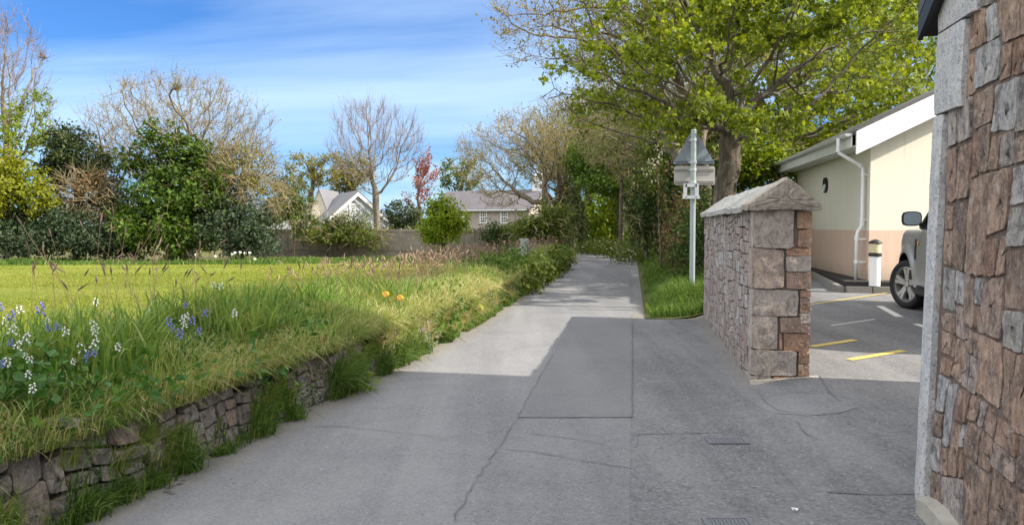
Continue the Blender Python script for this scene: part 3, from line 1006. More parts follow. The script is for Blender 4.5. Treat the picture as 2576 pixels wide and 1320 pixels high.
rects = []
split_rects(0.125, 0.02, 1.35, 2.08, 0.18, 0.235, RS, rects)
split_rects(0.34, 2.08, 1.35, 2.50, 0.2, 0.2, RS, rects)
split_rects(0.46, 2.50, 1.35, 3.0, 0.2, 0.2, RS, rects)
split_rects(1.35, 0.02, 5.4, 3.6, 0.36, 0.30, RS, rects)
rects = [r for r in rects if r[3] < 2.62 + SLP * r[0]]
link('rubble_face', stones(rects, bface, 0.006, 0.063, 0.070, RS, 0.075, 0.45, corner=0.4, rough=0.004, inner=6), MAT['wall_stone'], root)
u_ = [(0.02, -0.1), (5.4, -0.1), (5.4, 2.62 + SLP * 2.7), (2.9, 2.62 + SLP * 2.9), (0.02, 2.62)]
pts = [bface(np.array([a]), np.array([b_]), np.array([0.056]))[0] for a, b_ in u_]
mb = MB()
mb.poly(pts, tuple(WN * 0.35))
mb.build('mortar_core', MAT['mortar_crack'], root)
qs = [(0.0, 0.0, 0.165, 0.0), (0, 0, 0, 0)]
jam = [(0.0, 0.03, 0.12, 2.075), (0.0, 2.085, 0.335, 2.50), (0.0, 2.51, 0.455, 3.0)]
for q in jam:
    mb = MB()
    a, v0, b_, v1 = q
    nz = max(3, int((v1 - v0) / 0.06))
    V, F = [], []
    prof = [(a - 0.012, 0.0), (a - 0.012, 0.080), (a + 0.012, 0.098), (b_ - 0.03, 0.100), (b_ - 0.004, 0.088), (b_ - 0.002, 0.0)]
    for i in range(nz + 1):
        z = v0 + (v1 - v0) * i / nz
        for j, (uu_, dd) in enumerate(prof):
            un = float(noise2(z + j, j * 3.0, 0.11, 4)) * 0.006
            p = bface(np.array([uu_ + un]), np.array([z]), np.array([dd + un * 0.7 - (0.006 if i in (0, nz) else 0)]))[0]
            V.append(p)
    m_ = len(prof)
    for i in range(nz):
        for j in range(m_):
            F.append((i * m_ + j, i * m_ + (j + 1) % m_, (i + 1) * m_ + (j + 1) % m_, (i + 1) * m_ + j))
    F.append(tuple(range(m_)))
    F.append(tuple(range(nz * m_, nz * m_ + m_)))
    mb.add(V, F, random.random())
    mb.build('corner_stone', MAT['granite'], root)
# cement plinth at the foot
mb = MB()
V, F = [], []
for i in range(40):
    uu_ = 0.125 + i * 0.13
    hz = 0.10 + 0.02 * math.sin(i * 1.3)
    for dd, z in ((0.13, -0.05), (0.125, hz * 0.75), (0.06, hz)):
        V.append(bface(np.array([uu_]), np.array([z]), np.array([dd]))[0])
for i in range(39):
    for j in range(2):
        F.append((i * 3 + j, i * 3 + j + 1, i * 3 + j + 4, i * 3 + j + 3))
F.append((0, 1, 2))
mb.add(V, F)
mb.build('plinth', MAT['concrete'], root)
# roof of the low wing: verge rises towards the camera
ra, rb = bface(np.array([-0.10]), np.array([2.62]), np.array([0.16]))[0], bface(np.array([2.95]), np.array([2.62 + SLP * 3.0]), np.array([0.16]))[0]
rc = bface(np.array([5.9]), np.array([2.62]), np.array([0.16]))[0]
mb = MB()
for p, q in ((ra, rb), (rb, rc)):
    p, q = np.array(p), np.array(q)
    mb.poly([p, q, q + np.array(WN) * 3.2, p + np.array(WN) * 3.2], (0, 0, 0.07))
mb.build('roof', MAT['slate'], root)
mb = MB()
for p, q in ((ra, rb), (rb, rc)):
    p, q = np.array(p), np.array(q)
    dn = np.array((0, 0, -0.012))
    mb.poly([p + dn, q + dn, q + np.array((0, 0, -0.12)), p + np.array((0, 0, -0.12))], tuple(WN * 0.025))
    mb.poly([p + np.array((0, 0, -0.10)) + np.array(WN) * 0.027, q + np.array((0, 0, -0.10)) + np.array(WN) * 0.027, q + np.array((0, 0, -0.10)) + np.array(WN) * 0.10, p + np.array((0, 0, -0.10)) + np.array(WN) * 0.10], (0, 0, 0.02))
mb.build('barge_board', MAT['black'], root)
# far wall of the wing and the tall main block behind it
K1 = Vector((5.05, 6.74, 0))
mb = MB()
fp = [C0 + WN * 0.30, K1 - Vector((0.3, 0.55, 0)), K1 - Vector((0.1, 0.9, 0)), C0 + WN * 0.30 - WD * 0.5 + WN * 0.4]
mb.poly([(p.x, p.y, -0.1) for p in fp], (0, 0, 2.65))
mb.build('wing_wall', MAT['wall_stone'], root)
mb = MB()
K2 = K1 + Vector((7.5, -1.75, 0))
K4 = K1 - WD * 11.0
K3 = K2 - WD * 11.0
mb.poly([(p.x, p.y, -0.1) for p in (K1, K2, K3, K4)], (0, 0, 7.4))
mb.build('main_wall', MAT['wall_stone'], root)
mb = MB()
E = 0.15
k1, k2, k3, k4 = K1 + Vector((-E, E * 0.2, 7.3)), K2 + Vector((E, 0, 7.3)), K3 + Vector((E, -E, 7.3)), K4 + Vector((-E, -E, 7.3))
r1, r2 = (K1 + K2) / 2 + Vector((0, 0, 9.6)), (K3 + K4) / 2 + Vector((0, 0, 9.6))
mb.add([tuple(p) for p in (k1, k2, k3, k4, r1, r2)], [(0, 4, 5, 3), (1, 2, 5, 4), (0, 1, 4), (2, 3, 5), (3, 2, 1, 0)])
mb.build('main_roof', MAT['slate'], root)

# ------------------------------------------------------------------ rendered bungalow
BZ = 0.46
B0 = at(2183, 712, 14.5)
B0.z = BZ
SD = WD.copy()
GD = Vector((0.986, 0.165, 0)).normalized()
SN = Vector((-SD.y, SD.x, 0))              # outward (left) of the side wall
GN = Vector((GD.y, -GD.x, 0))              # outward (towards camera) of the gable
BL, BW, RSL, OV, GOV = 6.6, 7.4, 0.455, 0.46, 0.27
ZE = 3.17                                   # underside of roof at the eave line
root = empty('bungalow', tuple(B0), 'cream rendered bungalow with peach plinth, white bargeboard and slate roof', 'building', kind='thing')


def zr(t):
    """roof underside height at distance t from the side wall along GD"""
    return ZE + RSL * (OV + min(t, BW - t))


pent = [B0 + GD * t + Vector((0, 0, z - BZ)) for t, z in ((0, BZ - 0.1), (BW, BZ - 0.1), (BW, zr(BW) - 0.02), (BW / 2, zr(BW / 2) - 0.02), (0, zr(0) - 0.02))]
mb = MB()
mb.poly([tuple(p) for p in pent], tuple(SD * BL))
mb.build('rendered_wall', MAT['render'], root)
g0, g1 = -GOV, BL + 0.5
mb = MB()
for side in (0, 1):
    def rp(t, al):
        z = ZE + RSL * (OV + t) if t <= BW / 2 else ZE + RSL * (OV + BW - t)
        b_ = B0 + GD * t - GN * al if al < 0 else B0 + GD * t + SD * al
        return (b_.x, b_.y, z)
    ta, tb = (-OV, BW / 2) if side == 0 else (BW / 2, BW + OV)
    mb.poly([rp(ta, g0), rp(tb, g0), rp(tb, g1), rp(ta, g1)], (0, 0, 0.09))
mb.build('roof', MAT['slate'], root)
mb = MB()
for ta, tb in ((-OV - 0.03, BW / 2), (BW / 2, BW + OV + 0.03)):
    pa = B0 + GD * ta + GN * (GOV - 0.0) + Vector((0, 0, ZE + RSL * (OV + min(ta, BW - ta)) - BZ))
    pb = B0 + GD * tb + GN * (GOV - 0.0) + Vector((0, 0, ZE + RSL * (OV + min(tb, BW - tb)) - BZ))
    mb.poly([tuple(pa + Vector((0, 0, 0.055))), tuple(pb + Vector((0, 0, 0.055))), tuple(pb - Vector((0, 0, 0.36))), tuple(pa - Vector((0, 0, 0.36)))], tuple(GN * 0.03))
bo = mb.build('bargeboard', MAT['white_paint'], root, bevel=0.006)
mb = MB()
for k in range(7):
    t = 0.15 + k * 0.5
    for dz in (-0.08, -0.27):
        p = B0 + GD * (t + dz * 0.3) + GN * (GOV + 0.031) + Vector((0, 0, ZE + RSL * (OV + t) - BZ + dz))
        mb = MB()
        mb.tube([tuple(p), tuple(p + GN * 0.004)], 0.013, 8)
        mb.build('screw_cap', MAT['galv'], bo)
# soffit + fascia on the left eave
mb = MB()
a_ = B0 + SN * OV - SD * 0.0 + Vector((0, 0, ZE - BZ))
b0_ = B0 + SN * (OV) + GN * (GOV - 0.035) + Vector((0, 0, ZE - BZ))
b1_ = B0 + SN * (OV) + SD * g1 + Vector((0, 0, ZE - BZ))
mb.poly([tuple(b0_ - Vector((0, 0, 0.22))), tuple(b1_ - Vector((0, 0, 0.22))), tuple(b1_ + Vector((0, 0, 0.03))), tuple(b0_ + Vector((0, 0, 0.03)))], tuple(SN * 0.025))
mb.build('fascia', MAT['grey_pvc'], root, bevel=0.004)
mb = MB()
mb.poly([tuple(b0_ - Vector((0, 0, 0.20)) - SN * 0.003), tuple(b1_ - Vector((0, 0, 0.20)) - SN * 0.003), tuple(b1_ - SN * (OV - 0.003) - Vector((0, 0, 0.20))), tuple(b0_ - SN * (OV - 0.003) - Vector((0, 0, 0.20)))], (0, 0, 0.012))
mb.build('soffit', MAT['grey_pvc'], root)
# half round gutter
V, F = [], []
ga, gb = b0_ + SN * 0.095 + Vector((0, 0, 0.03)) + GN * 0.04, b1_ + SN * 0.095 + Vector((0, 0, 0.03))
for i in range(2):
    p = (ga, gb)[i]
    for rr_ in (0.062, 0.054):
        for k in range(9):
            t = math.pi + math.pi * k / 8
            V.append(tuple(p + SN * (rr_ * math.cos(t)) + Vector((0, 0, rr_ * math.sin(t)))))
for k in range(8):
    F += [(k, k + 1, 18 + k + 1, 18 + k), (9 + k, 27 + k, 27 + k + 1, 9 + k + 1)]
    F += [(k, k + 1, 9 + k + 1, 9 + k), (18 + k, 27 + k, 27 + k + 1, 18 + k + 1)]
F += [(0, 18, 27, 9), (8, 17, 35, 26)]
mb = MB()
mb.add(V, F)
for k in range(8):
    p = ga.lerp(gb, 0.03 + k / 8)
    mb.tube([tuple(p - Vector((0, 0, 0.02))), tuple(p - Vector((0, 0, 0.068))), tuple(p - Vector((0, 0, 0.07)) - SN * 0.07)], 0.010, 6)
mb.poly([tuple(ga + SN * (0.064 * math.cos(math.pi + math.pi * k / 8)) + Vector((0, 0, 0.064 * math.sin(math.pi + math.pi * k / 8)))) for k in range(9)], tuple(-SD * 0.012 * -1))
mb.build('gutter', MAT['grey_pvc'], root, smooth=False)
# downpipe


def wp(al, out, z):
    return B0 + SD * al + SN * out + Vector((0, 0, z - BZ))


dp = [wp(0.10, OV + 0.095, ZE - 0.02), wp(0.10, OV + 0.095, ZE - 0.24), wp(0.11, OV + 0.08, ZE - 0.29), wp(0.20, 0.13, ZE - 0.52), wp(0.20, 0.085, ZE - 0.57), wp(0.20, 0.075, ZE - 0.66),
      wp(0.20, 0.075, 1.56), wp(0.20, 0.09, 1.49), wp(0.20, 0.15, 1.40), wp(0.20, 0.165, 1.30), wp(0.20, 0.165, BZ + 0.02)]
mb = MB()
mb.tube([tuple(p) for p in dp], 0.034, 12)
dpo = mb.build('downpipe', MAT['white_pvc'], root, smooth=True)
mb = MB()
for i, (z, o_) in enumerate(((ZE - 0.72, 0.075), (1.60, 0.075), (BZ + 0.35, 0.165), (1.24, 0.165))):
    mb = MB()
    mb.tube([tuple(wp(0.20, o_, z)), tuple(wp(0.20, o_, z + 0.055))], 0.043, 12)
    mb.box(tuple(wp(0.20, o_ * 0.5, z + 0.027)), (o_, 0.03, 0.03), rz=math.atan2(SN.y, SN.x))
    mb.build('pipe_clip', MAT['white_pvc'], dpo)
for p in (dp[1], dp[3], dp[6], dp[9]):
    mb = MB()
    mb.tube([tuple(p - Vector((0, 0, 0.035))), tuple(p + Vector((0, 0, 0.035)))], 0.041, 12)
    mb.build('pipe_joint', MAT['white_pvc'], dpo)
# round bulkhead lamp on the shaded wall


def hit_side(px, py):
    d = ray(px, py)
    o_ = Vector((0, 0, CAMH))
    t = (B0 - o_).dot(SN) / d.dot(SN)
    return o_ + d * t


lc = hit_side(2078, 466)
mb = MB()


def disc(c, r0, r1, d0, d1, a0=0.0, a1=2 * math.pi, n=28):
    pts = []
    for k in range(n + 1):
        t = a0 + (a1 - a0) * k / n
        pts.append(c + SD * (math.cos(t) * r1) + Vector((0, 0, math.sin(t) * r1)) + SN * d0)
    return pts


mb.poly([tuple(p) for p in disc(lc, 0, 0.175, 0.0, 0)[:-1]], tuple(SN * 0.05))
lo = mb.build('wall_lamp', MAT['black'], root, bevel=0.008)
mb = MB()
pts = disc(lc, 0, 0.15, 0.052, 0, -math.pi * 1.03, -math.pi * 0.35, 14) + [lc + SN * 0.052]
mb.poly([tuple(p) for p in pts], tuple(SN * 0.02))
mb.build('lens', MAT['white_pvc'], lo)
# kerb and gravel strip


def kerb(pix, label):
    P = [ground(*p) for p in pix]
    mb = MB()
    for a, b_ in zip(P[:-1], P[1:]):
        d = (b_ - a)
        n = max(1, round(d.length / 0.6))
        for i in range(n):
            p, q = a.lerp(b_, (i + 0.012) / n), a.lerp(b_, (i + 0.988) / n)
            nn = Vector((-d.y, d.x, 0)).normalized() * (0.125)
            if nn.y < 0:
                nn = -nn
            mb.poly([(p.x, p.y, p.z - 0.1), (q.x, q.y, q.z - 0.1), (q.x + nn.x, q.y + nn.y, q.z - 0.1), (p.x + nn.x, p.y + nn.y, p.z - 0.1)], (0, 0, 0.21))
    o = mb.build('kerb', MAT['kerb'], None, bevel=0.012)
    return tag(o, label, 'kerb', kind='structure')


kerb([(2128, 736), (2262, 738)], 'low concrete kerb in front of the bungalow gable')
kerb([(2036, 690), (2124, 735)], 'low concrete kerb along the shaded bungalow wall')
gp = [ground(2036, 690), ground(2126, 734), ground(2262, 737)]
mb = MB()
mb.poly([(gp[0].x + .1, gp[0].y, BZ - 0.1), (gp[1].x + 0.05, gp[1].y + .1, BZ - 0.1), (gp[2].x, gp[2].y + .1, BZ - 0.1), (gp[2].x + 3, gp[2].y + 2, BZ - 0.1), (gp[0].x + 1, gp[0].y + 3, BZ - 0.1)], (0, 0, 0.14))
o = mb.build('gravel_strip', MAT['gravel'])
tag(o, 'dark gravel strip between kerb and bungalow', 'gravel', kind='structure')

# ------------------------------------------------------------------ bollard light
bp = at(2199, 716, 14.02)
bz = bp.z - 0.02
root = empty('bollard_light', (bp.x, bp.y, bz), 'white bollard lamp with yellowed lens and black cap beside the bungalow', 'bollard')
mb = MB()
mb.tube([(bp.x, bp.y, bz), (bp.x, bp.y, bz + 0.55)], 0.095, 24)
mb.build('post', MAT['white_paint'], root, smooth=False)
mb = MB()
mb.tube([(bp.x, bp.y, bz + 0.535), (bp.x, bp.y, bz + 0.55), (bp.x, bp.y, bz + 0.585), (bp.x, bp.y, bz + 0.60)], [0.108, 0.112, 0.110, 0.09], 24)
mb.build('collar', MAT['black'], root)
mb = MB()
zz = [bz + 0.60 + 0.028 * i * 0.5 for i in range(13)]
mb.tube([(bp.x, bp.y, z) for z in zz], [0.098 if i % 2 else 0.104 for i in range(13)], 24)
mb.build('lens', MAT['amber'], root)
mb = MB()
mb.tube([(bp.x, bp.y, bz + z) for z in (0.765, 0.775, 0.80, 0.825, 0.84)], [0.115, 0.118, 0.10, 0.055, 0.01], 24)
mb.build('cap', MAT['black'], root, smooth=True)

# ------------------------------------------------------------------ road sign seen from behind
SY = 14.2
sb = at(1740, 735, SY)
root = empty('road_sign', tuple(sb), 'grey back of a triangular road sign with a plate below on a pale post', 'road sign')
pt = at(1741, 326, SY)
mb = MB()
mb.tube([(sb.x, SY, sb.z - 0.3), (sb.x, SY, pt.z - 0.02), (sb.x, SY, pt.z)], [0.05, 0.05, 0.042], 16)
mb.build('post', MAT['post_paint'], root, smooth=False)


def plate(pix, Y, mat, name, th=0.004, r=0.05, bev=0.0):
    P = [at(px, py, Y) for px, py in pix]
    n = len(P)
    out = []
    for i in range(n):
        p, a, b_ = P[i], P[i - 1], P[(i + 1) % n]
        da, db = (a - p).normalized(), (b_ - p).normalized()
        for k in range(6):
            t = k / 5
            q = (p + da * r) * (1 - t) ** 2 + p * 2 * t * (1 - t) + (p + db * r) * t * t
            out.append((q.x, Y, q.z))
    mb = MB()
    mb.poly(out, (0, th, 0))
    return mb.build(name, mat, root, bevel=bev)


YP = SY + 0.075
tri = plate([(1744, 322), (1800, 414), (1690, 414)], YP, MAT['sign_grey'], 'triangle_plate', r=0.06)
rec = plate([(1695, 418), (1798, 418), (1798, 466), (1695, 466)], YP + 0.001, MAT['sign_pale'], 'text_plate', r=0.05)


def rail(px0, px1, py, parent, mat, h=0.05):
    a, b_ = at(px0, py, YP - 0.012), at(px1, py, YP - 0.012)
    mb = MB()
    for dz in (-h / 2 + 0.006, h / 2 - 0.006):
        mb.box(((a.x + b_.x) / 2, YP - 0.014, a.z + dz), (b_.x - a.x, 0.022, 0.010))
    mb.box(((a.x + b_.x) / 2, YP - 0.004, a.z), (b_.x - a.x, 0.005, h - 0.022))
    mb.build('mounting_rail', mat, parent)


rail(1699, 1792, 408, tri, MAT['sign_grey'])
rail(1729, 1758, 352, tri, MAT['sign_grey'])
rail(1697, 1796, 427, rec, MAT['sign_pale'], 0.04)
rail(1697, 1796, 458, rec, MAT['sign_pale'], 0.04)
mb = MB()
for py in (352, 408, 427, 458):
    p = at(1741, py, SY)
    mb = MB()
    mb.tube([(sb.x, SY, p.z - 0.022), (sb.x, SY, p.z + 0.022)], 0.056, 16)
    mb.box((sb.x, SY + 0.05, p.z), (0.15, 0.012, 0.04))
    mb.build('post_clip', MAT['galv'], root)
# open bracket frame under the plate
a, b_ = at(1719, 462, SY - 0.075), at(1757, 500, SY - 0.075)
w, h = b_.x - a.x, a.z - b_.z
mb = MB()
yb = SY - 0.07
t = w * 0.23
mb.box((a.x + t / 2, yb, (a.z + b_.z) / 2), (t, 0.02, h))
mb.box((b_.x - t / 2, yb, (a.z + b_.z) / 2), (t, 0.02, h))
mb.box(((a.x + b_.x) / 2, yb - 0.001, a.z - h * 0.11), (w - 2 * t + 0.002, 0.02, h * 0.22))
mb.box(((a.x + b_.x) / 2, yb - 0.004, b_.z + h * 0.11), (w * 1.1, 0.03, h * 0.22))
br = mb.build('bracket_frame', MAT['galv'], root)
mb = MB()
for fx in (0.18, 0.82):
    mb = MB()
    mb.box((a.x + w * fx, yb - 0.013, a.z - h * 0.12), (0.022, 0.006, 0.05))
    mb.build('bolt_slot', MAT['black'], br)
    mb = MB()
    mb.tube([(a.x + w * fx, yb - 0.018, b_.z + h * 0.12), (a.x + w * fx, yb - 0.024, b_.z + h * 0.12)], 0.010, 8)
    mb.build('bolt', MAT['black'], br)

# ------------------------------------------------------------------ drain covers
for (x0, x1, y0, y1, lb) in ((1777, 1878, 1102, 1117, 'small iron drain cover further from the camera, below the long seam'), (1772, 1896, 1303, 1335, 'iron drain cover nearest the camera at the bottom edge')):
    p, q = ground(x0, (y0 + y1) / 2), ground(x1, (y0 + y1) / 2)
    ya, yb_ = ground(x0, y1).y, ground(x0, y0).y
    c_ = (p + q) / 2
    w, h = q.x - p.x, yb_ - ya
    yc = (ya + yb_) / 2
    root = empty('drain_cover', (c_.x, yc, 0), lb, 'drain cover')
    mb = MB()
    for sx in (-1, 1):
        mb.box((c_.x + sx * (w / 2 - 0.012), yc, 0.0), (0.024, h, 0.02))
        mb.box((c_.x, yc + sx * (h / 2 - 0.010), 0.0), (w - 0.05, 0.02, 0.02))
    mb.build('frame', MAT['iron'], root)
    mb = MB()
    mb.box((c_.x, yc, -0.002), (w - 0.052, h - 0.042, 0.018))
    nb = 9
    for k in range(nb):
        mb.box((c_.x + (k + 0.5 - nb / 2) * (w - 0.07) / nb, yc, 0.0075), ((w - 0.07) / nb * 0.55, h * 0.66, 0.008))
    mb.build('grating', MAT['iron'], root)

# ------------------------------------------------------------------ gate stone on the bank
gpz = at(1318, 600, 21.5)
root = empty('gate_post', (gpz.x, gpz.y, 0.3), 'short leaning granite gate post on the bank with a stone stub beside it', 'gate post')
V, F = [], []
for i in range(13):
    t = i / 12
    z = 0.05 + (gpz.z - 0.05) * t
    for k in range(12):
        a = 2 * math.pi * k / 12
        e = (abs(math.cos(a)) ** 5 + abs(math.sin(a)) ** 5) ** (-0.2)
        rr_ = 0.125 * (1 + 0.08 * noise2(k * 0.4, z, 0.3, 2)) * (0.94 if i == 12 else 1)
        V.append((gpz.x - 0.05 * (1 - t) * -1 + e * math.cos(a) * rr_, gpz.y + e * math.sin(a) * rr_, z))
for i in range(12):
    for k in range(12):
        F.append((i * 12 + k, i * 12 + (k + 1) % 12, (i + 1) * 12 + (k + 1) % 12, (i + 1) * 12 + k))
F.append(tuple(range(144, 156)))
mb = MB()
mb.add(V, F)
mb.build('shaft', MAT['coping'], root)
st = at(1298, 624, 21.6)
mb = MB()
mb.box((st.x, st.y, st.z - 0.10), (0.38, 0.22, 0.22), rz=0.2)
mb.build('stub_stone', MAT['coping'], root, bevel=0.03)

# ------------------------------------------------------------------ car (facing away, left flank seen)
CH = R(13.0)                                # heading, to the right of +Y
wheel_c = at(2291, 712, 11.9)
GZ = 0.25
HD = Vector((math.sin(CH), math.cos(CH), 0))
LN_ = Vector((-HD.y, HD.x, 0))              # car's left
OVH, WB, CLEN, HW = 0.86, 2.75, 4.78, 0.955
org = Vector((wheel_c.x, wheel_c.y, GZ)) - LN_ * (-(-(HW - 0.10))) * 1.0   # centre line at front axle
root = empty('parked_car', tuple(org), 'pale gold off-road car parked facing away with black wing mirror and five spoke wheels', 'car')


def cw(s, l, z):
    """s: distance behind the front axle, l: to the left, z above ground"""
    p = org - HD * s + LN_ * l
    return (p.x, p.y, GZ + (z if z < 0.7 else 0.7 + (z - 0.7) * 1.24))


S = np.arange(-OVH, CLEN - OVH + 0.001, 0.06)


def halfw(s):
    f = 1 - 0.30 * (1 - sstep(s, -OVH - 0.02, -OVH + 0.62)) ** 1.5
    r_ = 1 - 0.12 * sstep(s, 3.55, 3.95) ** 2
    return (HW - 0.025) * f * r_


def ztop(s):
    hood = 1.04 + 0.085 * sstep(s, -OVH, -0.2)
    hood = np.where(s < -OVH + 0.14, 0.86 + (s + OVH) / 0.14 * 0.19, hood)
    return np.where(s > 0.62, 1.135 + 0.03 * sstep(s, 0.6, 3.9), hood)


def zbot(s):
    z = 0.36 + 0.10 * (1 - sstep(s, -OVH, -OVH + 0.2)) + 0.12 * sstep(s, 3.3, 3.9)
    for a in (0.0, WB):
        d = np.abs(s - a)
        z = np.where(d < 0.455, np.maximum(z, 0.37 + np.sqrt(np.maximum(0.455 ** 2 - d ** 2, 0))), z)
    return z


NR = 12
SSH = [0.0, 0.45, 0.72, 0.9, 1.0]


def section(s, side):
    zb, zt, hw = float(zbot(s)), float(ztop(s)), float(halfw(s))
    out = []
    for k in range(NR):
        t = k / (NR - 1)
        z = zb + (zt - 0.07 - zb) * t
        bulge = 0.030 * math.sin(math.pi * min(1, max(0, (z - 0.3) / 0.95))) - 0.03
        fl = 0
        for a in (0.0, WB):
            d = math.hypot(s - a, z - 0.37)
            fl = max(fl, 0.035 * (1 - float(sstep(d, 0.46, 0.60))))
        crease = 0.010 * float(sstep(z, 0.98, 1.0)) * -1
        out.append((s, side * (hw + bulge + fl + crease), z))
    out.append((s, side * (hw - 0.05), zt - 0.025))
    out.append((s, side * (hw - 0.11), zt))
    out.append((s, side * (hw - 0.40), zt + 0.012))
    return out


V, F = [], []
ring = []
for s in S:
    lft = section(float(s), 1)
    rgt = section(float(s), -1)[::-1]
    ring.append(lft + rgt)
m_ = len(ring[0])
for r_ in ring:
    V += [cw(*p) for p in r_]
for i in range(len(S) - 1):
    for k in range(m_ - 1):
        F.append((i * m_ + k, (i + 1) * m_ + k, (i + 1) * m_ + k + 1, i * m_ + k + 1))
F.append(tuple(range(m_)))
F.append(tuple(range((len(S) - 1) * m_, len(S) * m_)))
mb = MB()
mb.add(V, F)
mb.build('body', MAT['car_paint'], root, smooth=True)
mb = MB()
mb.box(cw(1.4, 0, 0.62), (1.55, CLEN - 0.5, 0.55), rz=-CH)
mb.build('underbody', MAT['black'], root)
# glasshouse
V, F = [], []
gs = [(0.48, 1.13), (1.18, 1.62), (1.45, 1.70), (2.4, 1.73), (3.3, 1.70), (3.72, 1.60), (3.86, 1.17)]
prof = []
for s, z in gs:
    ins = 0.10 + (z - 1.13) * 0.30
    prof.append((s, z, HW - ins - 0.02))
mb = MB()
left = [cw(s, w_, z) for s, z, w_ in prof]
right = [cw(s, -w_, z) for s, z, w_ in prof]
n = len(prof)
base_l = [cw(0.40, HW - 0.10, 1.11), cw(3.88, HW - 0.10, 1.14)]
fs = [tuple(range(n)), tuple(range(2 * n - 1, n - 1, -1))]
for i in range(n - 1):
    fs.append((i, i + 1, n + i + 1, n + i))
mb.add(left + right, fs)
mb.build('window_glass', MAT['tint_glass'], root)
mb = MB()
rl = [cw(s, w_ + 0.012, z + 0.012) for s, z, w_ in prof[1:6]]
rr2 = [cw(s, -w_ - 0.012, z + 0.012) for s, z, w_ in prof[1:6]]
rc_ = [cw(s, 0, z + 0.05) for s, z, w_ in prof[1:6]]
fs = []
for i in range(4):
    fs += [(i, i + 1, 5 + i + 1, 5 + i), (5 + i, 5 + i + 1, 10 + i + 1, 10 + i)]
mb.add(rl + rc_ + rr2, fs)
mb.build('roof', MAT['car_paint'], root, smooth=True)
mb = MB()
for side in (1, -1):
    for s0, s1 in (((0.46, 1.13), (1.20, 1.64)), ((1.95, 1.14), (1.98, 1.70)), ((2.95, 1.15), (2.9, 1.70)), ((3.75, 1.16), (3.62, 1.63))):
        w0 = HW - 0.10 - (s0[1] - 1.13) * 0.3 - 0.005
        w1 = HW - 0.10 - (s1[1] - 1.13) * 0.3 - 0.005
        mb.tube([cw(s0[0], side * w0, s0[1]), cw(s1[0], side * w1, s1[1])], 0.035, 6)
    mb.tube([cw(0.5, side * (HW - 0.085), 1.135), cw(3.85, side * (HW - 0.09), 1.165)], 0.018, 6)
mb.build('window_pillar', MAT['black'], root)
# doors as slightly proud skins with handles


def skin(s0, s1, z0, z1, side, off, name, mat, parent):
    V, F = [], []
    ss = np.arange(s0, s1 + 0.001, 0.06)
    zs = np.linspace(z0, z1, 9)
    for s in ss:
        for z in zs:
            z_ = max(z, float(zbot(s)) + 0.03)
            bulge = 0.030 * math.sin(math.pi * min(1, max(0, (z_ - 0.3) / 0.95))) - 0.03
            fl = 0
            for a in (0.0, WB):
                fl = max(fl, 0.035 * (1 - float(sstep(math.hypot(s - a, z_ - 0.37), 0.46, 0.60))))
            V.append(cw(float(s), side * (float(halfw(s)) + bulge + fl + off), z_))
    nz = len(zs)
    for i in range(len(ss) - 1):
        for k in range(nz - 1):
            F.append((i * nz + k, (i + 1) * nz + k, (i + 1) * nz + k + 1, i * nz + k + 1))
    mb = MB()
    mb.add(V, F)
    return mb.build(name, mat, parent, smooth=True)


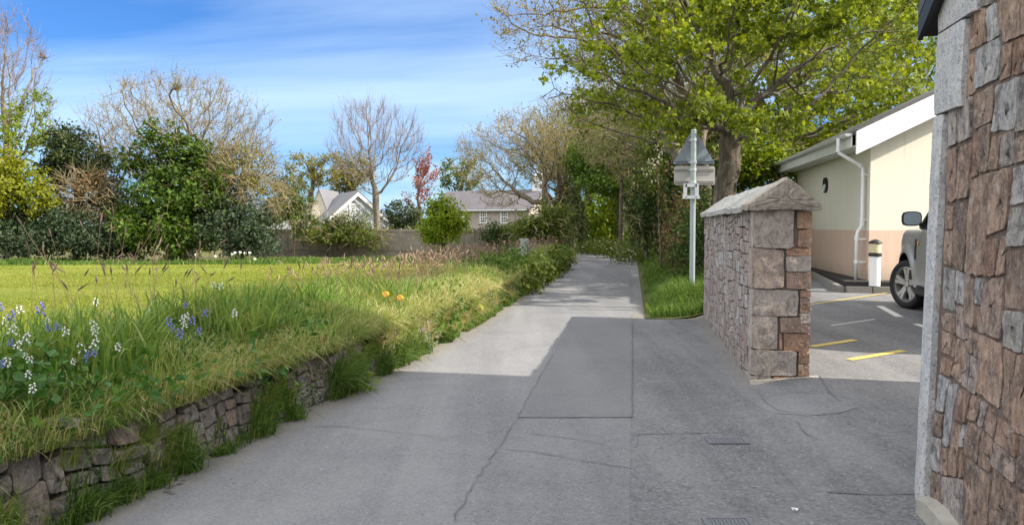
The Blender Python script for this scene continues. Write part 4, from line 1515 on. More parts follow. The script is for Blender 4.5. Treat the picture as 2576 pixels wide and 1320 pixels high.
for side in (1, -1):
    for s0, s1 in ((0.72, 1.86), (1.90, 2.78)):
        d = skin(s0, s1, 0.44, 1.04, side, 0.006, 'door', MAT['car_paint'], root)
        mb = MB()
        mb.tube([cw(s1 - 0.30, side * (HW - 0.02), 0.93), cw(s1 - 0.28, side * (HW + 0.022), 0.93), cw(s1 - 0.10, side * (HW + 0.022), 0.93), cw(s1 - 0.08, side * (HW - 0.02), 0.93)], 0.016, 8)
        mb.build('door_handle', MAT['alloy'], d)
    skin(0.47, 0.58, 0.76, 1.0, side, 0.012, 'side_vent', MAT['black'], root)
    skin(0.485, 0.565, 0.92, 0.975, side, 0.016, 'vent_trim', MAT['chrome'], root)
    skin(0.60, 0.661, 0.93, 0.97, side, 0.014, 'side_repeater', MAT['petal_orange'], root)
    mb = MB()
    mb.box(cw(1.35, side * (HW - 0.06), 0.33), (0.12, 1.65, 0.13), rz=-CH)
    mb.build('sill', MAT['black'], root, bevel=0.03)
    mb = MB()
    mb.box(cw(0.50, side * (HW - 0.05), 0.36), (0.03, 0.06, 0.34), rz=-CH)
    mb.build('mud_flap', MAT['black'], root, bevel=0.008)
    # mirror
    mc = Vector(cw(0.78, side * (HW + 0.115), 1.235))
    mb = MB()
    V = []
    for dp_, sc_ in ((-0.065, 0.55), (-0.045, 0.85), (0.0, 1.0), (0.045, 1.0), (0.055, 0.97)):
        for k in range(16):
            t = 2 * math.pi * k / 16
            e = (abs(math.cos(t)) ** 4 + abs(math.sin(t)) ** 4) ** (-0.25)
            p = mc + LN_ * (e * math.cos(t) * 0.130 * sc_) + Vector((0, 0, e * math.sin(t) * 0.105 * sc_)) - HD * dp_
            V.append(tuple(p))
    F = []
    for i in range(4):
        for k in range(16):
            F.append((i * 16 + k, i * 16 + (k + 1) % 16, (i + 1) * 16 + (k + 1) % 16, (i + 1) * 16 + k))
    F += [tuple(range(16)), tuple(range(64, 80))]
    mb.add(V, F)
    mb.tube([tuple(mc - LN_ * side * 0.10 - Vector((0, 0, 0.07))), cw(0.72, side * (HW - 0.09), 1.14)], 0.028, 8)
    mr = mb.build('wing_mirror', MAT['black'], root)
    mb = MB()
    mb.poly([tuple(mc + LN_ * (e * math.cos(t) * 0.112) + Vector((0, 0, e * math.sin(t) * 0.087)) - HD * 0.057) for t in np.linspace(0, 2 * math.pi, 21)[:-1]
             for e in [(abs(math.cos(t)) ** 4 + abs(math.sin(t)) ** 4) ** (-0.25)]], tuple(-HD * 0.003))
    mb.build('mirror_glass', MAT['mirror'], mr)
    mb = MB()
    mb.box(cw(3.78, side * (HW - 0.17), 0.98), (0.20, 0.10, 0.32), rz=-CH)
    mb.build('tail_light', MAT['red_lens'], root, bevel=0.02)
    mb = MB()
    mb.box(cw(-0.66, side * (HW - 0.33), 0.86), (0.30, 0.22, 0.17), rz=-CH)
    mb.build('headlight', MAT['clear_lens'], root, bevel=0.03)


def make_wheel(s, side, steer):
    c = Vector(cw(s, side * (HW - 0.10), 0.37))
    ax = (LN_ * side)
    ax = Matrix.Rotation(steer, 3, 'Z') @ ax
    fw = Vector((0, 0, 1)).cross(ax).normalized()
    up = Vector((0, 0, 1))

    def P(r_, t, d):
        return tuple(c + (fw * math.cos(t) + up * math.sin(t)) * r_ + ax * d)

    def lathe(prof, n=40):
        V, F = [], []
        for r_, d in prof:
            for k in range(n):
                V.append(P(r_, 2 * math.pi * k / n, d))
        for i in range(len(prof) - 1):
            for k in range(n):
                F.append((i * n + k, i * n + (k + 1) % n, (i + 1) * n + (k + 1) % n, (i + 1) * n + k))
        return V, F
    e = empty('wheel', tuple(c))
    e.parent = root
    e.matrix_parent_inverse = Matrix.Translation(root.location).inverted()
    mb = MB()
    mb.add(*lathe([(0.262, 0.085), (0.275, 0.105), (0.31, 0.118), (0.345, 0.112), (0.364, 0.09), (0.37, 0.05), (0.37, -0.10), (0.35, -0.125), (0.262, -0.12)]))
    mb.build('tyre', MAT['rubber'], e, smooth=True)
    mb = MB()
    mb.add(*lathe([(0.262, 0.10), (0.270, 0.098), (0.262, 0.08), (0.245, 0.085), (0.240, 0.05), (0.235, -0.11)]))
    mb.add(*lathe([(0.001, 0.085), (0.045, 0.083), (0.052, 0.07), (0.075, 0.07), (0.085, 0.055)]))
    for k in range(5):
        for da in (-0.17, 0.17):
            t = math.pi / 2 + 2 * math.pi * k / 5
            q = []
            for r_, hw_, d in ((0.06, 0.030, 0.072), (0.15, 0.024, 0.080), (0.25, 0.030, 0.088)):
                tt = t + da * (0.55 + 0.45 * r_ / 0.25)
                dirv = fw * math.cos(tt) + up * math.sin(tt)
                tn = fw * -math.sin(tt) + up * math.cos(tt)
                q.append([tuple(c + dirv * r_ + tn * hw_ + ax * d), tuple(c + dirv * r_ - tn * hw_ + ax * d), tuple(c + dirv * r_ - tn * hw_ + ax * (d - 0.05)), tuple(c + dirv * r_ + tn * hw_ + ax * (d - 0.05))])
            vs = [p for r3 in q for p in r3]
            fs = []
            for i in range(2):
                for j in range(4):
                    fs.append((i * 4 + j, i * 4 + (j + 1) % 4, (i + 1) * 4 + (j + 1) % 4, (i + 1) * 4 + j))
            mb.add(vs, fs)
    mb.build('rim', MAT['alloy'], e)
    mb = MB()
    mb.tube([tuple(c + ax * 0.02), tuple(c - ax * 0.02)], 0.17, 24)
    mb.tube([tuple(c - ax * 0.03), tuple(c - ax * 0.05)], 0.24, 24)
    for k in range(5):
        t = math.pi / 2 + math.pi / 5 + 2 * math.pi * k / 5
        p = c + (fw * math.cos(t) + up * math.sin(t)) * 0.058
        mb.tube([tuple(p + ax * 0.06), tuple(p + ax * 0.078)], 0.011, 8)
    mb.build('brake_disc', MAT['black'], e)


make_wheel(0, 1, R(24))
make_wheel(0, -1, R(24))
make_wheel(WB, 1, 0)
make_wheel(WB, -1, 0)

# ------------------------------------------------------------------ houses and fence across the field


def house(name, label, A, B, depth, zb, ze, zridge, wall, roof, gable_front=False, ov=0.25):
    """A, B: front corners (x,y); returns the root"""
    A, B = Vector((A[0], A[1], 0)), Vector((B[0], B[1], 0))
    d = (B - A).normalized()
    n = Vector((-d.y, d.x, 0))
    Lh = (B - A).length
    root = empty(name, (A.x, A.y, zb), label, 'house', kind='thing')
    mb = MB()
    if gable_front:
        pent = [A + Vector((0, 0, zb)), B + Vector((0, 0, zb)), B + Vector((0, 0, ze)), (A + B) / 2 + Vector((0, 0, zridge)), A + Vector((0, 0, ze))]
        mb.poly([tuple(p) for p in pent], tuple(n * depth))
        mb.build('wall', wall, root)
        mb = MB()
        m_ = (A + B) / 2
        for P in (A, B):
            o_ = (P - m_).normalized() * ov
            sl = (zridge - ze) / (Lh / 2)
            q = [P + o_ + Vector((0, 0, ze - sl * ov + 0.02)), m_ + Vector((0, 0, zridge + 0.02))]
            mb.poly([tuple(q[0] - n * ov), tuple(q[1] - n * ov), tuple(q[1] + n * (depth + ov)), tuple(q[0] + n * (depth + ov))], (0, 0, 0.14))
        mb.build('roof', roof, root)
    else:
        pent = [A + Vector((0, 0, zb)), A + n * depth + Vector((0, 0, zb)), A + n * depth + Vector((0, 0, ze)), A + n * depth / 2 + Vector((0, 0, zridge)), A + Vector((0, 0, ze))]
        mb.poly([tuple(p) for p in pent], tuple(d * Lh))
        mb.build('wall', wall, root)
        mb = MB()
        for s in (0, 1):
            a = A + n * (-ov if s == 0 else depth + ov) - d * ov + Vector((0, 0, ze - (zridge - ze) / (depth / 2) * ov + 0.03))
            r_ = A + n * depth / 2 - d * ov + Vector((0, 0, zridge + 0.03))
            mb.poly([tuple(a), tuple(r_), tuple(r_ + d * (Lh + 2 * ov)), tuple(a + d * (Lh + 2 * ov))], (0, 0, 0.12))
        mb.build('roof', roof, root)
    return root, A, B, d, n


def house_window(root, c, d, n, w, h, cols, rows):
    mb = MB()
    rz = math.atan2(d.y, d.x)
    mb.box(tuple(c - n * 0.03), (w + 0.16, 0.08, 0.08), rz, M=None)
    f0 = MB()
    for s in (-1, 1):
        f0.box(tuple(c + d * s * (w / 2 + 0.03) - n * 0.03), (0.10, 0.08, h + 0.2), rz)
        f0.box(tuple(c + Vector((0, 0, s * (h / 2 + 0.03))) - n * 0.031), (w - 0.03, 0.08, 0.10), rz)
    for k in range(1, cols):
        f0.box(tuple(c + d * (k / cols - 0.5) * w - n * 0.028), (0.045, 0.04, h - 0.02), rz)
    for k in range(1, rows):
        f0.box(tuple(c + Vector((0, 0, (k / rows - 0.5) * h)) - n * 0.03), (w - 0.02, 0.04, 0.075 if k * 2 == rows else 0.045), rz)
    fr = f0.build('window', MAT['white_paint'], root)
    p = MB()
    p.box(tuple(c - n * 0.005), (w, 0.02, h), rz)
    p.build('pane', MAT['pane'], fr)


HY = 66.0
hA, hB = at(1085, 540, HY), at(1330, 540, HY - 4)
ze = at(1200, 529, HY).z
zrd = at(1200, 486, HY + 3).z
root, A, B, d, n = house('long_house', 'long low house with grey slate roof, pinkish walls and white sash windows', (hA.x, hA.y), (hB.x, hB.y), 6.0, -0.9, ze, zrd, MAT['house_pink'], MAT['slate_far'])
for px in (1161, 1217, 1269):
    t = (px - 1085) / 245.0
    Yw = HY - 4 * t
    c = at(px, 546, Yw)
    p = A + d * (A.xy - c.xy).length
    house_window(root, Vector((p.x, p.y, c.z)), d, n, 0.52, 0.86, 3, 4)
mb = MB()
cp_ = A.lerp(B, 0.945) + n * 3.0
mb.box((cp_.x, cp_.y, zrd + 0.55), (0.9, 0.6, 1.5), rz=math.atan2(d.y, d.x))
for s in (-0.2, 0.2):
    mb.tube([tuple(cp_ + d * s + Vector((0, 0, zrd + 1.29))), tuple(cp_ + d * s + Vector((0, 0, zrd + 1.65)))], 0.11, 10)
mb.build('chimney', MAT['white_paint'], root)
mb = MB()
mb.tube([tuple(A - n * 0.30 + Vector((0, 0, ze - 0.08))), tuple(B - n * 0.30 + Vector((0, 0, ze - 0.08)))], 0.07, 8)
mb.build('gutter', MAT['galv'], root)

a, b_ = at(817, 556, 60), at(978, 556, 62)
root, A, B, d, n = house('grey_house', 'pale grey gabled house with white roof edges behind the fence', (a.x, a.y), (b_.x, b_.y), 7, -0.9, at(820, 556, 60).z, at(900, 484, 61).z, MAT['house_grey'], MAT['roof_pale'], True)
mb = MB()
apx = (A + B) / 2 + Vector((0, 0, at(900, 484, 61).z + 0.0))
for P in (A, B):
    q = P + (P - (A + B) / 2).normalized() * 0.3 + Vector((0, 0, at(820, 556, 60).z - 0.25))
    mb.poly([tuple(q - n * 0.30), tuple(apx - n * 0.30), tuple(apx - n * 0.30 - Vector((0, 0, 0.28))), tuple(q - n * 0.30 - Vector((0, 0, 0.28)))], tuple(-n * 0.05))
mb.build('bargeboard', MAT['white_paint'], root)
c = at(893, 528, 60.9)
house_window(root, Vector((c.x, A.lerp(B, 0.48).y, c.z)), d, n, 0.8, 0.8, 2, 2)
a, b_ = at(772, 560, 64), at(834, 560, 64)
root, A, B, d, n = house('cream_house', 'steep cream gable of a house peeping out between the trees', (a.x, a.y), (b_.x, b_.y), 7, -0.9, at(834, 562, 64).z, at(803, 478, 64).z, MAT['house_cream'], MAT['roof_pale'], True, 0.1)
a, b_ = at(640, 560, 70), at(770, 560, 70)
root, A, B, d, n = house('white_cottage', 'low white cottage almost hidden behind the dark shrubs', (a.x, a.y), (b_.x, b_.y), 6, -0.9, at(700, 545, 70).z, at(700, 520, 73).z, MAT['white_paint'], MAT['slate_far'])

FYc = 53.0
root = empty('board_fence', (-10, FYc, -0.5), 'weathered close boarded fence between the field and the houses', 'fence', kind='thing')
fx0, fx1 = at(560, 570, FYc).x, at(1385, 570, FYc - 6).x
npn = 14
for k in range(npn):
    xa, xb = fx0 + (fx1 - fx0) * k / npn, fx0 + (fx1 - fx0) * (k + 1) / npn
    ya, yb_ = FYc - 6 * k / npn, FYc - 6 * (k + 1) / npn
    rz = math.atan2(yb_ - ya, xb - xa)
    Lp = math.hypot(xb - xa, yb_ - ya)
    c = Vector(((xa + xb) / 2, (ya + yb_) / 2, 0.42))
    mb = MB()
    nb = 13
    for j in range(nb):
        t = (j + 0.5) / nb - 0.5
        mb.box((c.x + math.cos(rz) * t * (Lp - 0.14), c.y + math.sin(rz) * t * (Lp - 0.14) - (0.008 if j % 2 else 0), c.z + random.uniform(-0.01, 0.01)), ((Lp - 0.14) / nb * 0.97, 0.02, 1.85), rz, random.random())
    for z in (0.0, 1.2):
        mb.box((c.x, c.y - 0.035, z + 0.02), (Lp - 0.16, 0.045, 0.09), rz)
    mb.build('panel', MAT['timber'], root)
    mb = MB()
    mb.box((xa, ya, 0.40), (0.12, 0.12, 2.0), rz)
    mb.build('post', MAT['timber'], root)

# ------------------------------------------------------------------ vegetation engine


def unit(a):
    return a / np.maximum(np.linalg.norm(a, axis=-1, keepdims=True), 1e-9)


def tubes(p0, p1, r0, r1, n, rnd):
    """separate open frusta, vectorised"""
    d = unit(p1 - p0)
    ref = np.where(np.abs(d[:, 2:3]) < 0.9, np.array([[0, 0, 1.0]]), np.array([[1.0, 0, 0]]))
    a = unit(np.cross(d, ref))
    b_ = np.cross(d, a)
    t = np.arange(n) * 2 * np.pi / n
    ring = a[:, None, :] * np.cos(t)[None, :, None] + b_[:, None, :] * np.sin(t)[None, :, None]
    v = np.stack([p0[:, None, :] + ring * r0[:, None, None], p1[:, None, :] + ring * r1[:, None, None]], 1).reshape(-1, 3)
    base = (np.arange(len(p0)) * 2 * n)[:, None]
    k = np.arange(n)
    k2 = (k + 1) % n
    f = np.stack([base + k, base + k2, base + n + k2, base + n + k], -1).reshape(-1, 4)
    return v, f, np.repeat(rnd, 2 * n)


def cat(parts):
    V, F, Rr, n0 = [], [], [], 0
    for v, f, r_ in parts:
        if len(v) == 0:
            continue
        V.append(v)
        F.append(f + n0)
        Rr.append(r_)
        n0 += len(v)
    return np.vstack(V), F, np.concatenate(Rr)


def blob_points(blobs, n, rng, shell=0.5, zmin=None):
    """random points in ellipsoids (cx,cy,cz,rx,ry,rz[,weight]); shell<1 pushes towards the outside"""
    w = np.array([b[3] * b[4] * b[5] * (b[6] if len(b) > 6 else 1) for b in blobs]) ** 0.8
    w = w / w.sum()
    idx = rng.choice(len(blobs), n, p=w)
    B = np.array([b[:6] for b in blobs])[idx]
    d = unit(rng.normal(size=(n, 3)))
    rr_ = rng.uniform(0, 1, n) ** (shell / 3 + 0.05)
    p = B[:, :3] + d * rr_[:, None] * B[:, 3:6]
    if zmin is not None:
        p = p[p[:, 2] > zmin]
    return p


def colonize(att, trunk, step, infl, kill, rng, iters=140, trop=(0, 0, 0.0)):
    nodes = [np.array(p, float) for p in trunk]
    par = list(range(-1, len(nodes) - 1))
    P = np.array(nodes)
    D = np.full(len(att), 1e9)
    I = np.zeros(len(att), int)
    alive = np.ones(len(att), bool)

    def upd(newP, off):
        nonlocal D, I
        for c in range(0, len(newP), 400):
            q = newP[c:c + 400]
            dd = np.linalg.norm(att[:, None, :] - q[None], axis=2)
            j = dd.argmin(1)
            m_ = dd[np.arange(len(att)), j]
            better = m_ < D
            D = np.where(better, m_, D)
            I = np.where(better, j + off + c, I)
    upd(P, 0)
    trop = np.array(trop)
    for it in range(iters):
        act = alive & (D < infl)
        if not act.any():
            break
        ids = I[act]
        vec = unit(att[act] - P[ids])
        acc = np.zeros((len(P), 3))
        np.add.at(acc, ids, vec)
        src = np.unique(ids)
        nd = unit(unit(acc[src]) + trop + rng.normal(0, 0.16, (len(src), 3)))
        newP = P[src] + nd * step * rng.uniform(0.85, 1.1, (len(src), 1))
        off = len(P)
        P = np.vstack([P, newP])
        par += list(src)
        upd(newP, off)
        alive &= ~(D < kill)
    return P, np.array(par)


def radii(P, par, tip, base):
    n = len(P)
    cnt = np.zeros(n)
    ch = np.zeros(n, int)
    for i in range(n - 1, -1, -1):
        if ch[i] == 0:
            cnt[i] = 1
        if par[i] >= 0:
            cnt[par[i]] += cnt[i]
            ch[par[i]] += 1
    e = math.log(base / tip) / max(math.log(cnt[0]), 0.5)
    return tip * cnt ** e, cnt, ch


def leaf_faces(pos, size, rng, kind='oval', up=0.5, out=None, rnd=None, face=None):
    n = len(pos)
    nrm = rng.normal(size=(n, 3))
    nrm = unit(nrm) + np.array([0, 0, up])
    if out is not None:
        nrm = nrm + out
    nrm = unit(nrm)
    t = unit(np.cross(nrm, rng.normal(size=(n, 3))))
    if kind == 'maple':
        t = unit(t + np.array([0, 0, -0.35]))
        nrm = unit(nrm - t * (nrm * t).sum(1, keepdims=True))
    b_ = np.cross(nrm, t)
    if kind == 'oval':
        T = np.array([[0, 0, 0], [0.5, 0.30, 0.07], [1, 0, -0.03], [0.5, -0.30, 0.07]])
    elif kind == 'slim':
        T = np.array([[0, 0, 0], [0.45, 0.14, 0.04], [1, 0, -0.06], [0.45, -0.14, 0.04]])
    elif kind == 'maple':
        T = np.array([[0, 0, 0], [0.12, 0.42, 0.02], [0.36, 0.22, 0.05], [0.62, 0.52, -0.02], [0.66, 0.20, 0.03], [1.0, 0, -0.08],
                      [0.66, -0.20, 0.03], [0.62, -0.52, -0.02], [0.36, -0.22, 0.05], [0.12, -0.42, 0.02]])
    elif kind == 'round':
        T = np.array([[0, 0, 0], [0.25, 0.38, 0.05], [0.75, 0.36, 0.03], [1, 0, -0.04], [0.75, -0.36, 0.03], [0.25, -0.38, 0.05]])
    size = np.broadcast_to(size, (n,))
    v = pos[:, None, :] + size[:, None, None] * (T[None, :, 0:1] * t[:, None, :] + T[None, :, 1:2] * b_[:, None, :] + T[None, :, 2:3] * nrm[:, None, :])
    k = len(T)
    f = np.arange(n * k).reshape(n, k)
    r_ = rng.uniform(0, 1, n) if rnd is None else rnd
    return v.reshape(-1, 3), f, np.repeat(r_, k)


def branch_mesh(P, par, r, sel, rng):
    """thick wood as continuous swept chains, thin wood as short frusta"""
    parts = []
    n = len(P)
    main = np.full(n, -1)
    for i in range(1, n):
        p = par[i]
        if p >= 0 and (main[p] < 0 or r[i] > r[main[p]]):
            main[p] = i
    thick = sel & (r >= 0.02)
    mb = MB()
    for i in range(n):
        if not thick[i]:
            continue
        p = par[i]
        if p >= 0 and thick[p] and main[p] == i:
            continue
        ch = [i]
        while main[ch[-1]] >= 0 and thick[main[ch[-1]]]:
            ch.append(main[ch[-1]])
        rr_ = [r[k] for k in ch]
        pts = [P[k] for k in ch]
        if p >= 0:
            pts = [P[p]] + pts
            rr_ = [min(r[p], rr_[0] * 1.35)] + rr_
        if len(pts) > 1:
            mb.tube(pts, [float(q) for q in rr_], 10 if max(rr_) > 0.08 else 6, cap=False, rnd=rng.uniform())
    idx = np.where(sel & ~thick & (par >= 0))[0]
    if mb.n:
        parts.append((np.vstack(mb.v), np.array(mb.f[4]), np.concatenate(mb.r)))
    if len(idx):
        rp = np.minimum(r[par[idx]], r[idx] * 1.35)
        parts.append(tubes(P[par[idx]], P[idx], rp, r[idx], 4, rng.uniform(0, 1, len(idx))))
    v, f, rn = cat(parts)
    return raw(v, f, rnd=rn, smooth=True)


def make_tree(name, label, base, blobs, trunk_top, r_base, mats, rng, group=None, natt=900, step=0.35, infl=2.5, kill=0.7, r_tip=0.012,
              twigs=3, tw_len=0.5, tw_r=0.008, tw_up=0.3, leaves=0, leaf=0.12, leaf_kind='oval', leaf_mat=None, leaf_up=0.5, trop=0.04, lean=None,
              shell=0.7, ivy=0, ivy_top=0.5, leafz=None, twmax=4, tw_bend=0.25, extra_leaf=None, pieces=2, catg='tree', rosette=None):
    base = np.array(base, float)
    top = np.array(trunk_top, float)
    nt_ = max(4, int(np.linalg.norm(top - base) / step))
    tr = [base + (top - base) * (i / nt_) + np.array([noise2(i * 0.5, base[0], 1, 1), noise2(i * 0.5, base[1], 1, 2), 0]) * 0.05 * min(i, 3) for i in range(nt_ + 1)]
    att = blob_points(blobs, natt, rng, shell)
    P, par = colonize(att, tr, step, infl, kill, rng, trop=(0, 0, trop))
    r, cnt, ch = radii(P, par, r_tip, r_base)
    if nt_ > 2:
        r[0] *= 1.35
        r[1] *= 1.1
    root = empty(name, tuple(base), label, catg, group)
    big = r > r_tip * 1.9
    tm = link('trunk', branch_mesh(P, par, r, big, rng), mats[0], root)
    parts = []
    idx = np.where(~big & (par >= 0))[0]
    if len(idx):
        parts.append(tubes(P[par[idx]], P[idx], np.minimum(r[par[idx]], r[idx] * 1.3), r[idx] * 0.9, 3, rng.uniform(0, 1, len(idx))))
    # twig sprays
    src = np.where((cnt <= twmax) & (par >= 0))[0]
    tips = np.zeros((0, 3))
    if twigs and len(src):
        src = np.repeat(src, twigs)
        d0 = unit(P[src] - P[par[src]])
        cen = np.mean([b[:3] for b in blobs], axis=0)
        d = unit(d0 * 0.7 + rng.normal(0, 0.55, (len(src), 3)) + np.array([0, 0, tw_up]) + unit(P[src] - cen) * 0.35)
        ln = tw_len * rng.uniform(0.4, 1.25, len(src))
        a = P[src] - (P[src] - P[par[src]]) * rng.uniform(0, 1, (len(src), 1))
        seg = []
        q = a
        rr_ = np.full(len(src), tw_r)
        rn = rng.uniform(0, 1, len(src))
        allp = []
        for k in range(pieces):
            dk = unit(d + rng.normal(0, tw_bend, d.shape) + np.array([0, 0, tw_up * 0.4]))
            q2 = q + dk * (ln / pieces)[:, None]
            seg.append(tubes(q, q2, rr_, rr_ * 0.72, 3, rn))
            allp.append(q + (q2 - q) * 0.6)
            allp.append(q2)
            q, rr_, d = q2, rr_ * 0.72, dk
        parts += seg
        tips = np.vstack(allp)
    v, f, rn = cat(parts)
    cr = link('crown', raw(v, f, rnd=rn, smooth=True), mats[1], root)
    if leaves and len(tips):
        if rosette:
            # leaves gathered in drooping rosettes at some of the shoot ends, gaps between
            dn = noise2(tips[:, 0] * 1.0 + tips[:, 1] * 0.7, tips[:, 2], 0.8, 91) + 0.5 * noise2(tips[:, 0], tips[:, 1] + tips[:, 2], 0.35, 92)
            good = np.where(dn + rng.normal(0, 0.25, len(tips)) > 0.1)[0]
            hosts = good[rng.integers(0, len(good), max(10, leaves // 11))]
            pos = tips[hosts[rng.integers(0, len(hosts), leaves)]] + rng.normal(0, rosette * 0.55, (leaves, 3)) * np.array([1, 1, 0.55]) - np.array([0, 0, 0.03])
        else:
            pos = tips[rng.integers(0, len(tips), leaves)] + rng.normal(0, leaf * 0.55, (leaves, 3))
        if leafz is not None:
            pos = pos[leafz(pos)]
        cl = np.clip(rng.uniform(0, 1, len(pos)) * 0.75 + 0.25 * (0.5 + 0.5 * noise2(pos[:, 0] + pos[:, 1], pos[:, 2], 1.1, 3)), 0, 1)
        v, f, rn = leaf_faces(pos, leaf * rng.uniform(0.6, 1.25, len(pos)), rng, leaf_kind, leaf_up, rnd=cl)
        link('foliage', raw(v, [f], rnd=rn), leaf_mat, root)
    if ivy:
        bj = np.where((r > 0.05) & (P[:, 2] < base[2] + (top[2] - base[2]) * ivy_top + 0.01))[0]
        s_ = bj[rng.integers(0, len(bj), ivy)]
        dirs = unit(rng.normal(size=(ivy, 3)) * np.array([1, 1, 0.5]))
        pos = P[s_] + dirs * (r[s_] + rng.uniform(0.0, 0.22, ivy))[:, None] + rng.normal(0, 0.15, (ivy, 3)) * np.array([0.3, 0.3, 1])
        v, f, rn = leaf_faces(pos, 0.11 * rng.uniform(0.6, 1.3, ivy), rng, 'round', -0.1, out=dirs * 1.2)
        link('ivy', raw(v, [f], rnd=rn), MAT['leaf_ivy'], root)
    return root


def make_bush(name, label, base, blobs, n, leaf, mat, rng, group=None, kind='oval', up=0.35, shell=0.9, stems=0.03, natt=150, twig_mat=None, catg='bush', sparse=0.0,
              clump=0.55, bare=0, bare_mat=None, bare_len=0.7):
    base = np.array(base, float)
    root = empty(name, tuple(base), label, catg, group)
    cen = np.mean([b[:3] for b in blobs], axis=0)
    att = blob_points(blobs, natt, rng, 2.0)
    tr = [base + (cen - base) * t for t in np.linspace(0, 0.6, 5)]
    sz_ = min(1.0, np.mean([b[3] for b in blobs]) / 0.6)
    P, par = colonize(att, tr, 0.35 * sz_, 4.0, 0.6 * sz_, rng, 60)
    r, cnt, ch = radii(P, par, 0.003 + 0.008 * sz_, max(stems * sz_, 0.006))
    link('stem', branch_mesh(P, par, r, np.ones(len(P), bool), rng), twig_mat or MAT['bark_dark'], root)
    # leaves gathered in clumps over the volume, ragged outside
    nc = max(40, n // 26)
    cp = blob_points(blobs, nc, rng, shell)
    size = np.mean([b[3] for b in blobs])
    dv = unit(cp - cen)
    rag = noise2(np.arctan2(dv[:, 1], dv[:, 0]) * 1.0 + cp[:, 0] * 0.4, dv[:, 2] * 2.2 + cp[:, 2] * 0.3, 0.55, 93)
    cp = cp + dv * (rag * 0.30 * min(size, 1.6))[:, None] + rng.normal(0, 0.12, cp.shape)
    ci = rng.integers(0, len(cp), n)
    spread = clump * min(0.55, 0.22 * size + 0.12)
    pos = cp[ci] + rng.normal(0, spread, (n, 3)) * np.array([1, 1, 0.7])
    pos = pos[pos[:, 2] > base[2] + 0.02]
    ci = ci[:len(pos)]
    if sparse:
        keep = (noise2(pos[:, 0] + pos[:, 1] * 0.6, pos[:, 2], 0.7, 5) > -1 + 2 * sparse - 0.5)
        pos, ci = pos[keep], ci[keep]
    out = unit(pos - cen)
    cr = rng.uniform(0, 1, nc)
    rn0 = np.clip(0.55 * rng.uniform(0, 1, len(pos)) + 0.45 * cr[ci], 0, 1)
    v, f, rn = leaf_faces(pos, leaf * rng.uniform(0.4, 1.4, len(pos)), rng, kind, up, out=out * 0.6, rnd=rn0)
    link('foliage', raw(v, [f], rnd=rn), mat, root)
    if bare:
        a = blob_points(blobs, bare, rng, 0.4)
        d = unit(unit(a - cen) + rng.normal(0, 0.6, a.shape))
        m_ = a + d * bare_len * 0.5 * rng.uniform(0.5, 1.2, (bare, 1))
        d2 = unit(d + rng.normal(0, 0.5, a.shape))
        e = m_ + d2 * bare_len * 0.5
        d3 = unit(d + rng.normal(0, 0.6, a.shape))
        e2 = m_ + d3 * bare_len * 0.4
        q = np.full(bare, 0.016)
        rr_ = rng.uniform(0, 1, bare)
        v, f, rn = cat([tubes(a, m_, q, q * 0.75, 3, rr_), tubes(m_, e, q * 0.75, q * 0.4, 3, rr_), tubes(m_, e2, q * 0.6, q * 0.35, 3, rr_)])
        link('crown', raw(v, f, rnd=rn), bare_mat or MAT['twig_tan'], root)
    return root


def pblob(px, py, Y, rx, ry, depth=None, w=1.0):
    """ellipsoid given by picture position (px) at distance Y and picture radii"""
    c = at(px, py, Y)
    a, b_ = rx / FPX * Y, ry / FPX * Y
    return (c.x, c.y, c.z, a, depth if depth else (a + b_) / 2, b_, w)


def gz(x, y):
    return float(G(x, y))


def foot(px, Y):
    x = (px - PCX) / FPX * Y
    return (x, Y, gz(x, Y) - 0.05)

# ------------------------------------------------------------------ grass
GR = np.random.default_rng(21)


def blades(pos, h, w, lean, rnd, stiff=0.25):
    n = len(pos)
    ang = GR.uniform(0, 2 * np.pi, n)
    side = np.stack([np.cos(ang), np.sin(ang) * 0.6, np.zeros(n)], 1) * w[:, None] * 0.5
    ll = np.linalg.norm(lean, axis=1)
    up = np.array([0, 0, 1.0])
    m1 = pos + up * (h * 0.5)[:, None] + lean * (h * stiff * 0.5)[:, None]
    tip = pos + up * (h * np.clip(1 - 0.35 * ll ** 2, -0.35, 1))[:, None] + lean * (h * 0.9)[:, None]
    m2 = (m1 + tip) * 0.5 + up * (h * 0.10)[:, None]
    v = np.stack([pos - side, pos + side, m1 - side * 0.9, m1 + side * 0.9, m2 - side * 0.6, m2 + side * 0.6, tip], 1).reshape(-1, 3)
    b_ = (np.arange(n) * 7)[:, None]
    q = np.vstack([b_ + np.array([[0, 1, 3, 2]]), b_ + np.array([[2, 3, 5, 4]])])
    t = b_ + np.array([[4, 5, 6]])
    return v, [q, t], np.repeat(rnd, 7)


def merge(parts):
    V, Q, T, Rn, n0 = [], [], [], [], 0
    for v, (q, t), r_ in parts:
        V.append(v)
        Q.append(q + n0)
        T.append(t + n0)
        Rn.append(r_)
        n0 += len(v)
    return np.vstack(V), [np.vstack(Q), np.vstack(T)], np.concatenate(Rn)


def rvec(n, s):
    return np.stack([GR.normal(0, s, n), GR.normal(0, s, n), np.zeros(n)], 1)


